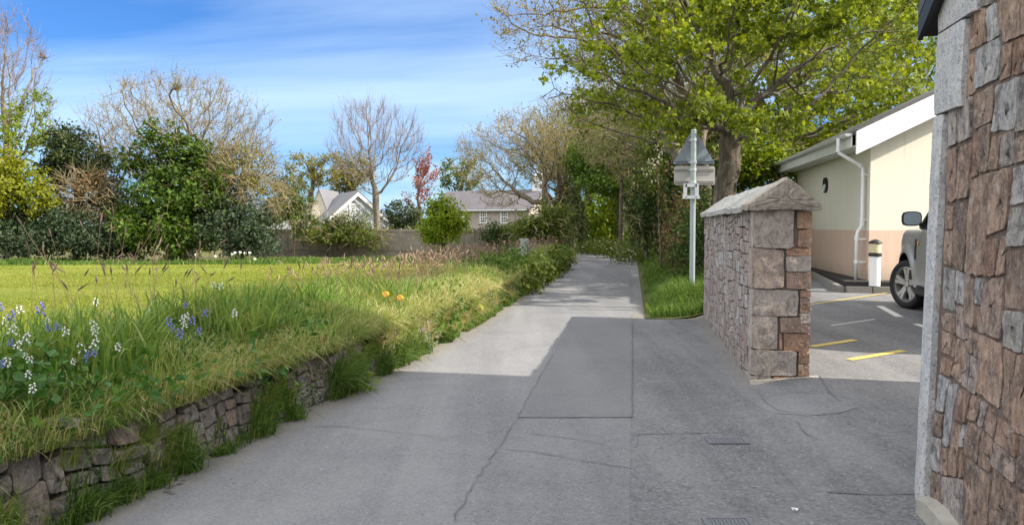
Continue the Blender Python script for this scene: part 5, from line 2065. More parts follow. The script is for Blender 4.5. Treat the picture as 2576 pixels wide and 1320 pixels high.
parts = []
for y0, y1, n, ws in ((2.2, 6.0, 40000, 0.0055), (6.0, 10.0, 36000, 0.0075), (10, 16, 36000, 0.010), (16, 24, 22000, 0.014), (24, 38, 18000, 0.022)):
    nt_ = n // 26
    cy = GR.uniform(y0, y1, nt_)
    co = GR.uniform(0.02, 1.7, nt_)
    cl_ = rvec(nt_, 0.30)
    ch_ = GR.uniform(0.55, 1.25, nt_)
    ct = GR.normal(0, 0.20, nt_)
    k = GR.integers(0, nt_, n)
    sp = 0.05 + 0.004 * cy[k]
    y = cy[k] + GR.normal(0, 1, n) * sp
    o_ = np.clip(co[k] + GR.normal(0, 1, n) * sp, 0.0, 1.9)
    x = Lx(y) - o_
    z = bank_z(o_, y) - 0.02
    tall = 0.5 + 0.5 * noise2(x, y, 0.8, 8)
    h = (0.07 + 0.19 * tall * GR.uniform(0.2, 1.2, n)) * ch_[k] * np.where(o_ > 1.2, 0.8, 1.0)
    lean = cl_[k] + rvec(n, 0.42)
    lean[:, 0] += np.clip((co[k] - o_) / sp, -1.5, 1.5) * 0.22
    lean[:, 1] += np.clip((y - cy[k]) / sp, -1.5, 1.5) * 0.22
    droop = np.clip(0.26 - o_, 0, 0.26) / 0.26
    lean[:, 0] += droop * GR.uniform(-0.2, 0.9, n)
    straw = 0.40 * np.clip(1 - o_ / 0.35, 0, 1) + 0.30 * noise2(x, y, 0.9, 9) + 0.25 * sstep(y, 8, 11) * (1 - sstep(y, 15, 17))
    rn = np.clip(GR.beta(1.5, 2.8, n) + ct[k] + straw * GR.uniform(0, 1.0, n) - 0.12 * sstep(y, 16, 18), 0, 1)
    parts.append(blades(np.stack([x, y, z], 1), h, ws * GR.uniform(0.5, 1.5, n), lean, rn))
# broad leafed clumps of bluebell and daffodil foliage
n = 6000
y = GR.uniform(2.5, 10, n)
o_ = GR.uniform(0.3, 1.3, n)
cl = noise2(Lx(y) - o_, y, 0.35, 12) > 0.15
y, o_ = y[cl], o_[cl]
n = len(y)
x = Lx(y) - o_
parts.append(blades(np.stack([x, y, bank_z(o_, y)], 1), GR.uniform(0.2, 0.42, n), GR.uniform(0.012, 0.022, n), rvec(n, 0.40), GR.beta(1.5, 2.5, n) * 0.75))
# dead thatch lying in the sward and hanging over the stones
n = 26000
y = np.concatenate([GR.uniform(2.5, 9, 14000), GR.uniform(9, 17, 12000)])
o_ = np.abs(GR.normal(0.0, 0.45, n)) - 0.03
x = Lx(y) - o_
keep = noise2(x, y, 0.5, 15) > -0.1
y, o_, x = y[keep], o_[keep], x[keep]
n = len(y)
lean = rvec(n, 0.9)
lean[:, 0] += np.clip(0.15 - o_, 0, 0.2) * 4
parts.append(blades(np.stack([x, y, bank_z(np.maximum(o_, 0), y) + GR.uniform(0, 0.05, n)], 1), GR.uniform(0.05, 0.15, n), GR.uniform(0.004, 0.008, n) * (0.6 + y / 12), lean, np.clip(GR.beta(4, 2, n), 0, 1)))
# growth rooted in the joints of the wall
nt_ = 520
ty = np.concatenate([GR.uniform(3.2, 7, 190), GR.uniform(7, 13, 230), GR.uniform(13, 20, 100)])
tv = GR.uniform(0.0, 0.42, nt_)
cov = noise2(ty, tv * 1.3, 0.55, 71) - 0.02 + 0.50 * sstep(ty, 5.5, 8.0) + (tv - 0.2) * 1.2
ok = cov > 0.05
ty, tv = ty[ok], tv[ok]
nt_ = len(ty)
per = 55
k = np.repeat(np.arange(nt_), per)
n = len(k)
y = ty[k] + GR.normal(0, 0.045, n)
v_ = np.clip(tv[k] + GR.normal(0, 0.02, n), 0, 0.45)
x = Lx(y) - 0.02 - 0.16 * v_ + GR.uniform(-0.01, 0.02, n)
lean = rvec(n, 0.35) + rvec(nt_, 0.25)[k]
lean[:, 0] += GR.uniform(0.1, 0.9, n)
tone = GR.uniform(0, 0.65, nt_) ** 1.3 + 0.25 * sstep(ty, 7, 9)
parts.append(blades(np.stack([x, y, v_], 1), GR.uniform(0.06, 0.22, n), (0.003 + 0.0006 * y) * GR.uniform(0.6, 1.4, n), lean, np.clip(tone[k] + GR.beta(1.5, 3, n) * 0.6, 0, 1)))
v, f, rn = merge(parts)
o = link('long_grass', raw(v, f, rnd=rn), MAT['long_grass'])
tag(o, 'long mixed green and straw coloured grass covering the left bank', 'grass', kind='stuff')

# broad weed leaves mixed through the sward
lp, ls, lr = [], [], []
for y0, y1, n, sz in ((2.6, 6, 7500, 0.026), (6, 10, 6500, 0.032), (10, 17, 6500, 0.042), (17, 30, 3500, 0.06)):
    y = GR.uniform(y0, y1, n)
    o_ = GR.uniform(-0.02, 1.5, n)
    x = Lx(y) - o_
    keep = noise2(x, y, 0.38, 77) > 0.1
    y, o_, x = y[keep], o_[keep], x[keep]
    lp.append(np.stack([x, y, bank_z(np.maximum(o_, 0), y) + GR.uniform(-0.02, 0.14, len(x)) * np.where(o_ < 0.1, 0.3, 1)], 1))
    ls.append(sz * GR.uniform(0.5, 1.5, len(x)))
    lr.append(np.clip(GR.beta(1.6, 2.2, len(x)) + 0.2 * noise2(x, y, 0.6, 78), 0, 1))
# and on the face of the wall
n = 5200
y = GR.uniform(3.0, 19, n)
v_ = GR.uniform(0.0, 0.45, n)
keep = (noise2(y, v_ * 1.5, 0.45, 79) + 0.25 * sstep(y, 6, 9)) > 0.35
y, v_ = y[keep], v_[keep]
lp.append(np.stack([Lx(y) + 0.01 - 0.16 * v_ + GR.uniform(0, 0.05, len(y)), y, v_], 1))
ls.append((0.018 + 0.002 * y) * GR.uniform(0.6, 1.4, len(y)))
lr.append(GR.beta(1.6, 2.2, len(y)))
v, f, rn = leaf_faces(np.vstack(lp), np.concatenate(ls), GR, 'oval', 0.35, rnd=np.concatenate(lr))
o = link('bank_weeds', raw(v, [f], rnd=rn), MAT['nettle'])
tag(o, 'small broad leafed weeds mixed through the grass of the left bank', 'weeds', kind='stuff')

# tufts along the foot of the wall and in its joints
parts = []
tuft_px = [(350, 1185, 75, .30), (215, 1262, 70, .24), (110, 1300, 80, .26), (575, 1095, 55, .26), (690, 1000, 45, .55), (725, 985, 40, .5), (640, 1055, 30, .22),
           (830, 975, 50, .3), (890, 940, 60, .40), (940, 920, 60, .42), (985, 905, 50, .36), (1020, 890, 40, .3), (470, 1140, 50, .14), (30, 1310, 60, .25), (290, 1225, 40, .16), (1230, 795, 25, .2), (1270, 770, 25, .25), (1310, 742, 20, .3), (1340, 722, 18, .3), (1370, 700, 16, .3),
           (1060, 860, 40, .35)]
for px, py, wpx, hh_ in tuft_px:
    c = ground(px, py)
    hh_ = hh_ * 0.62
    n = int(170 + 700 * hh_) if c.y < 12 else 160
    rad = wpx / FPX * c.y * 0.6
    a = GR.normal(0, 0.42, (n, 2)) * np.array([rad * 0.7, rad])
    x = c.x + a[:, 0]
    y = c.y + a[:, 1]
    x = Lx(y) + 0.005 + np.abs(GR.normal(0, 0.045, n))
    z = np.where(GR.uniform(0, 1, n) < 0.15, GR.uniform(0, 0.2, n), 0.0)
    x = x - 0.14 * z
    lean = rvec(n, 0.42)
    lean[:, 0] += np.clip((x - c.x) / rad, -1, 1) * 0.5 + 0.12
    lean[:, 1] += np.clip((y - c.y) / rad, -1, 1) * 0.4
    parts.append(blades(np.stack([x, y, z], 1), hh_ * GR.uniform(0.45, 1.1, n), (0.004 + 0.0007 * y) * GR.uniform(0.7, 1.5, n), lean, np.clip(GR.beta(1.5, 3, n) + 0.35 * (GR.uniform(0, 1, n) < 0.15), 0, 1)))
n = 5500
y = GR.uniform(2.5, 17, n)
dens = noise2(y, y * 0, 0.5, 31) > 0.35 - 0.5 * sstep(y, 6, 9)
y = y[dens]
n = len(y)
x = Lx(y) + GR.uniform(-0.10, 0.10, n)
lean = rvec(n, 0.5)
parts.append(blades(np.stack([x, y, np.zeros(n)], 1), GR.uniform(0.05, 0.17, n), (0.004 + 0.0006 * y) * GR.uniform(0.7, 1.4, n), lean, GR.beta(1.8, 2.6, n)))
v, f, rn = merge(parts)
o = link('wall_foot_grass', raw(v, f, rnd=rn), MAT['verge_grass'])
tag(o, 'green grass tufts along the foot of the retaining wall', 'grass', kind='stuff')

# right verge
parts = []
for y0, y1, n, ws, hh_ in ((12.7, 16, 11000, 0.011, 0.34), (16, 24, 9000, 0.015, 0.26), (24, 44, 9000, 0.024, 0.28)):
    y = GR.uniform(y0, y1, n)
    u = GR.uniform(0.20, 1.75 if y0 < 24 else 3.0, n)
    u = np.where(u < 0.34 + 0.12 * noise2(y, y * 0, 0.4, 43), u + 0.25, u)
    x = Rx(y) + u
    z = G(x, y)
    h = hh_ * GR.uniform(0.45, 1.15, n) * (0.45 + 0.55 * sstep(u, 0.3, 0.8)) * (0.8 + 0.35 * noise2(x, y, 0.6, 41))
    lean = rvec(n, 0.45)
    lean[:, 0] -= 0.35
    lean[:, 1] -= 0.2
    parts.append(blades(np.stack([x, y, z], 1), h, ws * GR.uniform(0.6, 1.5, n), lean, np.clip(GR.beta(1.8, 2.6, n), 0, 1)))
v, f, rn = merge(parts)
o = link('verge_grass', raw(v, f, rnd=rn), MAT['verge_grass'])
tag(o, 'lush green grass on the verge around the road sign', 'grass', kind='stuff')

# mown blades over the nearer field
n = 110000
y = 7.5 * np.exp(GR.uniform(0, 1, n) * math.log(38 / 7.5))
x = Lx(y) - 2.0 - (0.70 * y + Lx(y) - 2.0) * GR.uniform(0, 1, n)
nz = 0.5 + 0.5 * noise2(x, y, 2.2, 51)
parts = [blades(np.stack([x, y, G(x, y) + 0.02], 1), 0.034 * GR.uniform(0.5, 1.6, n), 0.0012 * y * GR.uniform(0.6, 1.4, n) + 0.002, rvec(n, 0.5), np.clip(0.5 * nz + GR.beta(2, 2.4, n) * 0.6, 0, 1))]
v, f, rn = merge(parts)
o = link('field_grass', raw(v, f, rnd=rn), MAT['field_blades'])
tag(o, 'short yellow green blades of the mown field', 'grass', kind='stuff')
# ranker growth below the hedge at the far side of the field
n = 26000
px = GR.uniform(-60, 1330, n)
y = 39.5 + GR.normal(0, 0.9, n) + np.interp(px, [0, 700, 1000, 1330], [0, 1.0, 3.0, -6.0])
x = (px - PCX) / FPX * y
h = 0.33 * GR.uniform(0.3, 1.2, n) * (0.75 + 0.5 * noise2(x, y, 1.5, 55))
parts = [blades(np.stack([x, y, G(x, y) - 0.02], 1), h, 0.05 * GR.uniform(0.6, 1.5, n), rvec(n, 0.5), GR.beta(1.8, 2.4, n))]
v, f, rn = merge(parts)
o = link('hedge_foot_grass', raw(v, f, rnd=rn), MAT['verge_grass'])
tag(o, 'rough green growth along the far edge of the field', 'undergrowth', kind='stuff')

# seed heads on thin stalks
def on_bank(px, py, hgt):
    best, bd = None, 1e9
    for Y in np.arange(3.7, 26, 0.05):
        p = at(px, py, Y)
        o_ = float(Lx(Y)) - p.x
        if o_ < 0 or o_ > 2.2:
            continue
        dz = abs(p.z - hgt - float(bank_z(np.array(o_), np.array(Y))))
        if dz < bd:
            best, bd = (p, o_), dz
    return best


pa, pb, pr, hd, hl, hr, lw_ = [], [], [], [], [], [], []
spots = []
for k in range(42):
    spots.append((GR.uniform(3.6, 7.5), GR.uniform(0.6, 1.5), GR.uniform(0.42, 0.66), 0.0))
for k in range(34):
    spots.append((GR.uniform(5.2, 6.6), GR.uniform(1.0, 1.5), GR.uniform(0.5, 0.95), 0.0))
for k in range(420):
    spots.append((GR.uniform(8.5, 16), GR.uniform(0.5, 1.7), GR.uniform(0.32, 0.52), 0.55))
for k in range(260):
    spots.append((GR.uniform(15, 32), GR.uniform(0.3, 1.7), GR.uniform(0.35, 0.55), 0.3))
for Y, o_, hh_, tone in spots:
    x = float(Lx(Y)) - o_
    b_ = np.array([x, Y, float(bank_z(np.array(o_), np.array(Y)))])
    ln = np.array([GR.normal(-0.05, 0.22), GR.normal(0, 0.15), 1.0])
    t_ = b_ + ln * hh_
    m_ = b_ + ln * hh_ * 0.5 * np.array([0.5, 0.5, 1.0])
    w = 0.0011 + 0.00016 * Y
    pa += [b_, m_]
    pb += [m_, t_]
    lw_ += [w, w * 0.8]
    tn = float(np.clip(tone + GR.normal(0.1, 0.15), 0, 1))
    pr += [0.75, 0.6]
    d = unit(t_ - m_ + np.array([GR.normal(0, .12), GR.normal(0, .1), -0.02]))
    hl.append((t_ - d * 0.01, t_ + d * GR.uniform(0.05, 0.10), 0.0045 + 0.0005 * Y, tn))
A0, A1, W_ = np.array(pa), np.array(pb), np.array(lw_)
ps = [tubes(A0, A1, W_, W_ * 0.85, 3, np.array(pr))]
h0, h1 = np.array([h[0] for h in hl]), np.array([h[1] for h in hl])
hm = h0 * 0.55 + h1 * 0.45
hw_, ht_ = np.array([h[2] for h in hl]), np.array([h[3] for h in hl])
ps += [tubes(h0, hm, hw_ * 0.4, hw_, 5, ht_), tubes(hm, h1, hw_, hw_ * 0.15, 5, ht_)]
v, f, rn = cat(ps)
o = link('grass_seed_heads', raw(v, f, rnd=rn), MAT['seed'])
tag(o, 'brown and pinkish grass seed heads standing above the bank', 'seed heads', kind='stuff')

# ------------------------------------------------------------------ flowers
FR = random.Random(5)


def bell_proto(name, label, petal, group):
    root = empty(name, (0, 0, 0), label, 'flower', group)
    mb = MB()
    st = [(0, 0, 0), (0.008, 0, 0.16), (0.0, 0.006, 0.28), (0.03, 0.0, 0.345)]
    mb.tube(st, [0.0042, 0.004, 0.003, 0.002], 6)
    mb.build('stem', MAT['stem'], root)
    mb = MB()
    for k in range(8):
        t = k / 7
        z = 0.29 + 0.055 * t
        a = k * 2.4
        c = Vector((math.cos(a) * (0.015 - 0.006 * t) + 0.02 * t ** 2, math.sin(a) * (0.015 - 0.006 * t), z))
        d = Vector((math.cos(a) * 0.7, math.sin(a) * 0.7, -0.75 + 0.3 * t)).normalized()
        s = 0.0125 * (1 - 0.3 * t)
        mb.tube([tuple(c - d * 0.004), tuple(c + d * s * 0.35), tuple(c + d * s * 0.9), tuple(c + d * s * 1.25)], [0.002, 0.0045, 0.005, 0.009 * (1 - 0.25 * t)], 6, cap=False)
    mb.build('blossom', petal, root)
    mb = MB()
    for k in range(5):
        a = k * 1.3
        ca, sa = math.cos(a), math.sin(a)
        L_ = 0.26
        V = []
        for i in range(5):
            t = i / 4
            w = 0.009 * (1 - t ** 2)
            r_ = L_ * 0.65 * t
            z = L_ * (0.9 * t - 0.55 * t * t)
            V += [(ca * r_ - sa * w, sa * r_ + ca * w, z), (ca * r_ + sa * w, sa * r_ - ca * w, z)]
        mb.add(V, [(2 * i, 2 * i + 1, 2 * i + 3, 2 * i + 2) for i in range(4)])
    mb.build('leaf', MAT['stem'], root)
    return root


def place(proto, first, base, rz, sc, label=None, group=None):
    if first:
        r_ = proto
    else:
        r_ = proto.copy()
        SC.collection.objects.link(r_)
        for ch in list(proto.children):
            c = ch.copy()
            SC.collection.objects.link(c)
            c.parent = r_
    r_.location = base
    r_.rotation_euler = (0, 0, rz)
    r_.scale = (sc, sc, sc)
    if label:
        r_['label'] = label
    if group:
        r_['group'] = group
    return r_


Z2 = lambda x, y: (x * 0.2774, 698 + y * 0.2774)
white = [Z2(*p) for p in ((185, 300), (40, 415), (862, 235), (435, 395), (860, 445), (105, 488), (165, 515), (605, 498), (740, 425), (858, 510), (850, 615), (228, 565), (150, 635), (230, 720), (270, 755), (65, 780),
                          (1062, 640), (745, 650), (660, 770), (250, 890), (293, 1018), (1655, 380), (1688, 355), (1675, 440))] + [(537, 718), (556, 724), (592, 790)]
blue = [Z2(*p) for p in ((15, 280), (90, 365), (355, 300), (388, 430), (440, 465), (525, 455), (90, 600), (1205, 425), (1268, 435), (1360, 325), (1575, 355), (1535, 410), (1570, 470), (1630, 520), (1680, 255),
                         (795, 705), (850, 695), (770, 740), (15, 795))] + [(515, 790), (498, 835), (482, 810)]
wp_ = bell_proto('white_bluebell', 'white bluebell in the long grass on the left bank', MAT['petal_white'], 'white bluebells on the left bank')
bp_ = bell_proto('bluebell', 'violet blue bluebell in the long grass on the left bank', MAT['petal_blue'], 'bluebells on the left bank')
def wlab(i, px):
    if i in (24, 25):
        return ('tall white bluebell, %s of the pair standing against the bright field' % ('left one' if i == 24 else 'right one'), 'pair of tall white bluebells')
    if i == 26:
        return ('lone white bluebell just right of the tall standing pair', 'lone white bluebell')
    if px < 150:
        return ('white bluebell in the flower crowd at the far left of the bank', 'white bluebells at the far left of the bank')
    if px < 400:
        return ('white bluebell scattered in the grass left of the white knot', 'white bluebells scattered along the bank')
    return ('white bluebell in the tight knot beside the blue cluster', 'knot of white bluebells')


def blab(i, px):
    if px < 170:
        return ('violet blue bluebell in the flower crowd at the far left of the bank', 'bluebells at the far left of the bank')
    if px < 290:
        return ('bluebell in the low blue cluster just above the wall top', 'bluebells just above the wall top')
    if px < 400:
        return ('bluebell in the small group on the middle of the bank', 'bluebells in the middle of the bank')
    return ('bluebell in the blue cluster around the white knot', 'bluebells around the white knot')


for proto, spots_, lab in ((wp_, white, wlab), (bp_, blue, blab)):
    for i, (px, py) in enumerate(spots_):
        r_ = on_bank(px, py, 0.30)
        if r_:
            p, o_ = r_
            sc = FR.uniform(0.65, 0.95) * (1.3 if lab is wlab and i in (24, 25) or lab is blab and i in (1, 2) else 1.0)
            lb, gp_ = lab(i, px)
            sc *= 0.75 if py > 880 else 1.0
            place(proto, i == 0, (p.x, p.y, p.z - 0.30 * sc), FR.uniform(0, 6.28), sc, lb, gp_)
for px, py, lb in ((970, 739, 'orange and yellow daisy flower, left one of two on the sunlit bank'), (1006, 748, 'orange daisy flower with open petals, right one of two on the sunlit bank')):
    r_ = on_bank(px, py, 0.27)
    p, o_ = r_
    root = empty('orange_flower', tuple(p - Vector((0, 0, 0.27))), lb, 'flower')
    mb = MB()
    mb.tube([tuple(p - Vector((0, 0, 0.27))), tuple(p - Vector((0.01, 0, 0.1))), tuple(p)], 0.006, 6)
    mb.build('stem', MAT['stem'], root)
    mb = MB()
    for k in range(16):
        a = k * math.pi / 8
        dx, dz = math.cos(a), math.sin(a)
        mb.add([tuple(p + Vector((dx * .012, -0.02, dz * .012))), tuple(p + Vector((dx * .026 - dz * .009, -0.03, dz * .026 + dx * .009))), tuple(p + Vector((dx * .042, 0.0, dz * .030))), tuple(p + Vector((dx * .026 + dz * .009, -0.03, dz * .026 - dx * .009)))], [(0, 1, 2, 3)])
    mb.build('petal', MAT['petal_orange'], root)
    mb = MB()
    mb.tube([tuple(p + Vector((0, -0.015, 0))), tuple(p + Vector((0, -0.035, 0)))], 0.011, 10)
    mb.build('flower_disc', MAT['amber'], root)
for i, (px, py) in enumerate(((492, 645), (541, 649), (583, 644), (590, 640), (603, 639), (615, 641), (627, 640), (640, 656))):
    p = at(px, py, 38.2)
    root = empty('arum_lily', (p.x, p.y, gz(p.x, p.y)), 'white lily in the rough grass below the far hedge', 'flower', 'white lilies along the far field edge')
    mb = MB()
    mb.tube([(p.x, p.y, gz(p.x, p.y)), (p.x, p.y, p.z)], 0.02, 6)
    mb.build('stem', MAT['stem'], root)
    mb = MB()
    mb.tube([(p.x, p.y, p.z - 0.03), (p.x + .02, p.y - .03, p.z + 0.04), (p.x + .05, p.y - .06, p.z + 0.10)], [0.015, 0.045, 0.075], 10, cap=False)
    mb.build('flower', MAT['petal_white'], root)
for i, (px, py, lb) in enumerate(((404, 0, ''), )):
    pass

# ------------------------------------------------------------------ leafy weeds at the wall and ivy on the bank
WR = np.random.default_rng(31)
c = ground(1100, 850)
make_bush('nettle_clump', 'dark green nettle clump spilling onto the lane at the foot of the bank', (c.x - 0.1, c.y, 0), [(c.x - 0.12, c.y - 0.2, 0.14, 0.24, 0.5, 0.20), (c.x - 0.10, c.y + 0.35, 0.2, 0.26, 0.5, 0.24)], 2600, 0.085, MAT['nettle'], WR, kind='oval', stems=0.02, natt=40, catg='plant', clump=0.5)
c = ground(1162, 815)
make_bush('nettle_clump', 'bright green leafy clump just beyond the dark nettles by the lane', (c.x - 0.1, c.y, 0), [(c.x - 0.12, c.y + 0.1, 0.14, 0.22, 0.55, 0.18)], 1300, 0.09, MAT['leaf_bright'], WR, stems=0.02, natt=40, catg='plant', clump=0.5)
c = on_bank(45, 985, 0.1)[0]
make_bush('leafy_weed', 'dark leafy weed growing over the wall at the left edge', (c.x, c.y, c.z - 0.15), [(c.x, c.y, c.z, 0.20, 0.22, 0.17), (c.x + 0.02, c.y - .15, c.z - 0.12, 0.15, 0.2, 0.15)], 900, 0.06, MAT['nettle'], WR, stems=0.02, natt=30, catg='plant', clump=0.5)
for px, py, s, lb in ((640, 955, 0.12, 'small dark leafy weed above the middle of the wall'), (360, 985, 0.11, 'flat leafy weed on the wall top left of centre'), (745, 870, 0.07, 'ivy sprig in a gap of the wall'), (880, 985, 0.10, 'bright green dock leaves at the road edge'), (600, 1085, 0.13, 'dock plant with broad leaves at the road edge')):
    r_ = ground(px, py) if py > 980 and px > 500 else on_bank(px, py, 0.05)[0]
    make_bush('leafy_weed', lb, (r_.x, r_.y, r_.z - 0.05), [(r_.x, r_.y, r_.z + 0.02, s, s, s * 0.6)], 160, 0.06, MAT['nettle'] if 'bright' not in lb else MAT['leaf_bright'], WR, stems=0.015, natt=15, catg='plant', clump=0.5)
bl = []
for Y in np.arange(17.5, 28, 0.8):
    x = float(Lx(Y))
    bl.append((x - 0.06, Y, 0.26, 0.24, 0.55, 0.26))
make_bush('ivy_bank', 'ivy and bramble covering the bank wall below the gate post', (bl[5][0], bl[5][1], 0), bl, 9000, 0.085, MAT['leaf_mid'], WR, kind='round', stems=0.02, natt=60, catg='ivy', clump=0.6)
bl = [(float(Lx(Y)) - 0.55, Y, 0.60, 0.55, 0.7, 0.18) for Y in np.arange(15.5, 19.5, 0.7)]
make_bush('bramble_patch', 'darker green brambles on top of the bank before the gate post', (bl[3][0], bl[3][1], 0.3), bl, 3000, 0.08, MAT['leaf_sycamore'], WR, stems=0.02, natt=50, catg='bramble', clump=0.6)

# ------------------------------------------------------------------ trees
TR = np.random.default_rng(77)
BT = 'trees and shrubs along the far side of the field'
Y0 = 42.0
make_tree('bare_tree', 'tall narrow leafless tree at the left edge, rising highest of the row', foot(15, 47), [pblob(20, 170, 47, 85, 150), pblob(75, 290, 47, 60, 110), pblob(-40, 260, 47, 80, 130)], at(15, 420, 47), 0.26,
          (MAT['bark'], MAT['twig_grey']), TR, BT, natt=2000, step=0.42, infl=3.0, kill=0.55, r_tip=0.009, twigs=4, tw_len=0.9, tw_r=0.010, tw_up=0.55, trop=0.12, shell=1.6)
make_tree('young_leaf_tree', 'tree with fresh yellow green leaves and pale branches below the tall leafless one', foot(60, 45), [pblob(45, 330, 45, 95, 75), pblob(100, 270, 45, 45, 50), pblob(-20, 380, 45, 60, 60)], at(50, 470, 45), 0.25,
          (MAT['bark'], MAT['twig_tan']), TR, BT, natt=420, step=0.45, kill=0.8, twigs=4, tw_len=0.8, tw_r=0.012, leaves=2300, leaf=0.20, leaf_mat=MAT['leaf_bright'])
make_bush('yellow_shrub', 'bright yellow green shrub at the left edge of the hedge row', foot(20, 41), [pblob(40, 470, 41, 85, 48), pblob(-30, 490, 41, 60, 55), pblob(95, 500, 41, 35, 32), pblob(10, 420, 41, 50, 30)], 7000, 0.20, MAT['leaf_yellow'], TR, BT)
make_bush('holm_oak', 'dark evergreen oak with rounded top, second from the left', foot(190, 44), [pblob(190, 400, 44, 70, 62), pblob(165, 350, 44, 42, 30), pblob(250, 440, 44, 45, 35), pblob(135, 430, 44, 40, 50), pblob(270, 395, 44, 22, 20)], 9000, 0.19, MAT['leaf_holm'], TR, BT, stems=0.2, sparse=0.15)
make_bush('brown_thicket', 'brown half dead thicket with pale bare twigs under the dark oak', foot(215, 42.5), [pblob(225, 470, 42.5, 62, 42), pblob(180, 520, 42.5, 60, 40), pblob(255, 520, 42.5, 45, 40)], 3800, 0.16, MAT['leaf_brown'], TR, BT, bare=420, bare_mat=MAT['twig_tan'], bare_len=1.1)
make_bush('dark_shrub', 'low blue green dark shrub at the left end of the hedge foot', foot(50, 41), [pblob(40, 600, 41, 90, 50), pblob(110, 600, 41, 60, 45), pblob(-40, 570, 41, 60, 60)], 7500, 0.17, MAT['leaf_shrub_dark'], TR, BT)
make_bush('dark_shrub', 'low dark shrub between the brown thicket and the large green sycamore', foot(230, 41), [pblob(210, 605, 41, 75, 45), pblob(270, 615, 41, 50, 35), pblob(180, 560, 41, 50, 40)], 6500, 0.17, MAT['leaf_shrub_dark'], TR, BT)
make_tree('bare_tree', 'big broad leafless tree with a rounded dome of tan twigs', foot(480, 46), [pblob(460, 330, 46, 225, 150, 5.0), pblob(350, 380, 46, 120, 90, 3.5), pblob(590, 390, 46, 105, 100, 3.5)], at(475, 500, 46), 0.36,
          (MAT['bark'], MAT['twig_tan']), TR, BT, natt=4200, step=0.42, infl=3.0, kill=0.52, r_tip=0.009, twigs=4, tw_len=0.8, tw_r=0.0095, tw_up=0.45, trop=0.03, shell=1.5, leaves=3600, leaf=0.10, leaf_mat=MAT['leaf_olive'], ivy=1800, ivy_top=1.0)
make_tree('bare_tree', 'slender pale leafless saplings between the dark oak and the big dome', foot(300, 49), [pblob(220, 330, 49, 60, 70), pblob(290, 360, 49, 50, 60)], at(250, 470, 49), 0.16,
          (MAT['bark'], MAT['twig_grey']), TR, BT, natt=260, step=0.5, kill=0.8, twigs=4, tw_len=0.9, tw_r=0.012, tw_up=0.7, trop=0.1)
make_bush('green_sycamore', 'large fresh green sycamore bush in front of the big leafless dome', foot(430, 42), [pblob(405, 350, 42.5, 60, 42), pblob(340, 405, 42.5, 42, 36), pblob(478, 395, 42.5, 62, 45), pblob(420, 430, 42.5, 90, 40), pblob(530, 450, 42, 40, 35), pblob(420, 490, 42, 115, 55), pblob(500, 500, 42, 60, 45), pblob(400, 580, 41.5, 110, 60), pblob(480, 600, 41.5, 70, 45), pblob(345, 540, 42, 45, 45)],
          15000, 0.25, MAT['leaf_sycamore'], TR, BT, kind='oval', up=0.8, stems=0.3, sparse=0.12, bare=130)
make_bush('dark_shrub', 'dark hedge shrub filling the gap between the dark oak and the green sycamore', foot(300, 43), [pblob(300, 560, 43, 45, 75), pblob(275, 500, 43.5, 35, 45), pblob(320, 610, 42.5, 50, 40)], 6000, 0.17, MAT['leaf_holm'], TR, BT, bare=180, bare_len=1.0)
make_bush('dark_shrub', 'dark leafy shrub behind the right flank of the green sycamore', foot(540, 44.5), [pblob(530, 430, 44.5, 55, 70), pblob(560, 510, 44, 60, 70), pblob(500, 560, 43.5, 60, 60)], 7500, 0.18, MAT['leaf_holm'], TR, BT, bare=160, bare_len=1.0)
make_bush('dark_shrub', 'dark mass below the yellow shrub at the left edge', foot(10, 42.5), [pblob(20, 550, 42.5, 80, 60), pblob(-40, 430, 43, 60, 90), pblob(90, 545, 42.5, 50, 50)], 7000, 0.18, MAT['leaf_holm'], TR, BT)
make_bush('bramble_scrub', 'dense ivy and bramble hiding the left part of the fence', foot(820, 50), [pblob(770, 585, 50, 30, 28), pblob(840, 575, 50, 55, 35), pblob(905, 590, 50, 40, 28)], 4200, 0.16, MAT['leaf_ivy'], TR, BT, bare=160)
make_bush('olive_scrub', 'tan and olive twiggy growth on the right shoulder of the big leafless dome', foot(610, 43), [pblob(600, 420, 43.5, 80, 50), pblob(560, 470, 43, 60, 40), pblob(650, 480, 43, 60, 45)], 3600, 0.15, MAT['leaf_olive'], TR, BT, bare=620, bare_len=1.3, stems=0.12)
make_bush('dark_shrub', 'dense dark grey green shrub at the right end of the hedge row', foot(600, 41.5), [pblob(590, 585, 41.5, 85, 60), pblob(640, 570, 42, 60, 65), pblob(560, 530, 42, 50, 50), pblob(650, 620, 41, 45, 30)], 9500, 0.17, MAT['leaf_shrub_dark'], TR, BT)
make_bush('green_shrub', 'mid green shrub hiding the cottage at the left end of the fence', foot(740, 47), [pblob(745, 510, 47, 52, 45), pblob(705, 540, 46, 40, 45), pblob(770, 560, 47, 30, 30), pblob(720, 470, 47, 35, 25)], 4200, 0.17, MAT['leaf_mid'], TR, BT, bare=260)
make_bush('bramble_scrub', 'tangled olive brambles growing in front of the fence', foot(860, 48.5), [pblob(800, 598, 48.5, 45, 22), pblob(860, 590, 49, 60, 30), pblob(930, 598, 48.5, 50, 25), pblob(880, 560, 49, 40, 25)], 3600, 0.16, MAT['leaf_mid'], TR, BT, bare=200, sparse=0.1)
make_tree('olive_tree', 'small budding olive green tree behind the cottage', foot(780, 72), [pblob(775, 430, 72, 70, 48), pblob(830, 420, 72, 40, 40)], at(785, 500, 72), 0.25, (MAT['bark_dark'], MAT['twig_olive']), TR, BT, natt=420, step=0.6, kill=1.0, infl=3.5,
          twigs=4, tw_len=1.0, tw_r=0.018, leaves=2600, leaf=0.24, leaf_mat=MAT['leaf_olive'])
